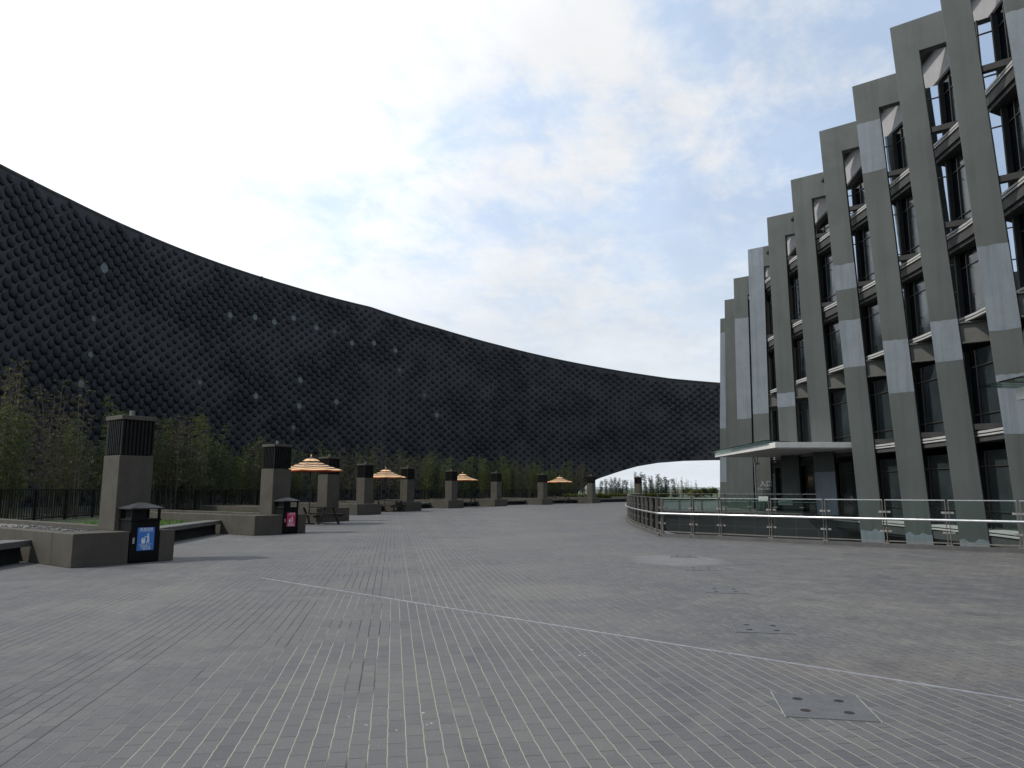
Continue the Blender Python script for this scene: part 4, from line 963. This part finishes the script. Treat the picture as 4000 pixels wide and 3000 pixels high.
# silhouettes before the arch opening
for u, h, kd in [(2345, 3.0, 'dark'), (2368, 3.1, 'dark'), (2395, 3.4, 'dark'), (2383, 2.8, 'dark'), (2405, 2.9, 'pale'), (2412, 3.3, 'dark'), (2422, 2.7, 'dark'), (2432, 3.2, 'dark'), (2448, 3.0, 'dark'), (2470, 3.3, 'pale'), (2494, 4.3, 'dark'), (2522, 4.2, 'dark'), (2540, 3.7, 'dark'), (2550, 3.3, 'dark'), (2560, 3.3, 'pale'), (2583, 3.4, 'dark'), (2615, 3.2, 'pale'), (2571, 4.0, 'dark'), (2594, 3.8, 'dark'), (2602, 3.3, 'dark'),
               (2635, 3.5, 'dark'), (2650, 3.2, 'pale'), (2662, 4.0, 'pale'), (2680, 3.6, 'pale'), (2718, 3.4, 'pale')]:
    a, e = ray(u, 1900)
    d = None
    for (x0, y0), (x1, y1) in zip(FENCE, FENCE[1:]):
        den = (x1 - x0) - a * (y1 - y0); tt = (a * y0 - x0) / den if abs(den) > 1e-6 else -1
        if 0 <= tt <= 1: d = y0 + (y1 - y0) * tt
    d = (d or 100) + rb.uniform(0.8, 2.2); h *= 0.92; j = rb.randrange(len(PROT[kd])); base_h = {'dark': (3.9, 3.5), 'pale': (4.6,)}[kd][j]
    sg = 'left' if u < 2500 else 'right'
    put(kd, j, (a * d, d, 0.28), h / base_h * 0.92, rb.uniform(0, 6.28), ('dark leafy bamboo against the sky in the arch, ' if kd == 'dark' else 'thin pale bamboo against the sky in the arch, ') + sg + ' of the farthest lamp pillar', kd + ' bamboos in the arch, ' + sg)

def shrub(loc, rx, h, mat, label, name='shrub', n=1500, lsz=0.16):
    rg = random.Random(int(loc[0] * 10)); r_ = empty(name, loc, label, name.split('_')[-1]); st = MB(); fo = MB(); cl = [(rg.uniform(-.6, .6) * rx, rg.uniform(-.6, .6) * rx, rg.uniform(0.35, 0.8) * h, rg.uniform(0.3, 0.55)) for _ in range(9)]
    for x, y, z, s in cl: st.tube([(0, 0, 0), (x * .4, y * .4, z * .6), (x, y, z)], [0.05 * h / 2, 0.03 * h / 2, 0.01], 5)
    for _ in range(n):
        x, y, z, s = rg.choice(cl); v = Vector((rg.gauss(0, 1), rg.gauss(0, 1), rg.gauss(0, .8))).normalized() * (rg.random() ** 0.4); p = Vector((x + v.x * rx * s, y + v.y * rx * s, max(0.05, z + v.z * h * s * 0.6)))
        leaf(fo, p, Vector((rg.uniform(-1, 1), rg.uniform(-1, 1), rg.uniform(-.6, .6))).normalized(), lsz * rg.uniform(.7, 1.5), lsz * 0.35, 0.02, rg)
    st.build('stem', M['bark'], r_); fo.build('foliage', mat, r_); return r_
shrub((27.6, 108.5, 0), 1.15, 1.7, M['leafpale'], 'round yellow green shrub beyond the arch, left of the distant ridge', n=2200)
for i, (u, d, h, rx) in enumerate([(2748, 150, 1.9, 1.5), (2778, 155, 2.2, 1.3), (2694, 160, 2.0, 1.6)]):
    a, e = ray(u, 1900); shrub((a * d, d, -0.02), rx, h, M['leaf'], ['broad green tree beyond the arch, just right of the yellow shrub', 'small green tree beyond the arch, nearest the glass building', 'green tree half hidden behind the yellow shrub'][i], 'tree', 1500, 0.3)
# clipped low hedge at the fence inside the arch
hd = MB(); rg = random.Random(5)
for _ in range(9000):
    k = rg.random(); x, y = 6.0 + (20.5 - 6.0) * k, 0
    for (x0, y0), (x1, y1) in zip(FENCE, FENCE[1:]):
        if x0 <= x <= x1 and x0 >= 0: y = y0 + (y1 - y0) * (x - x0) / (x1 - x0)
    if y: leaf(hd, Vector((x + rg.uniform(-.2, .2) + 0.3, y - 0.6 + rg.uniform(-.25, .25), 0.35 + rg.random() ** 1.3 * 0.65)), Vector((rg.uniform(-1, 1), rg.uniform(-1, 1), rg.uniform(-.3, .8))).normalized(), 0.16, 0.05, 0.02, rg)
tag(hd.build('hedge', M['leaf']), 'low green hedge along the fence before the arch opening', 'hedge', kind='stuff')

for o in list(bpy.data.objects):
    if 'worldspace' in o: del o['worldspace']
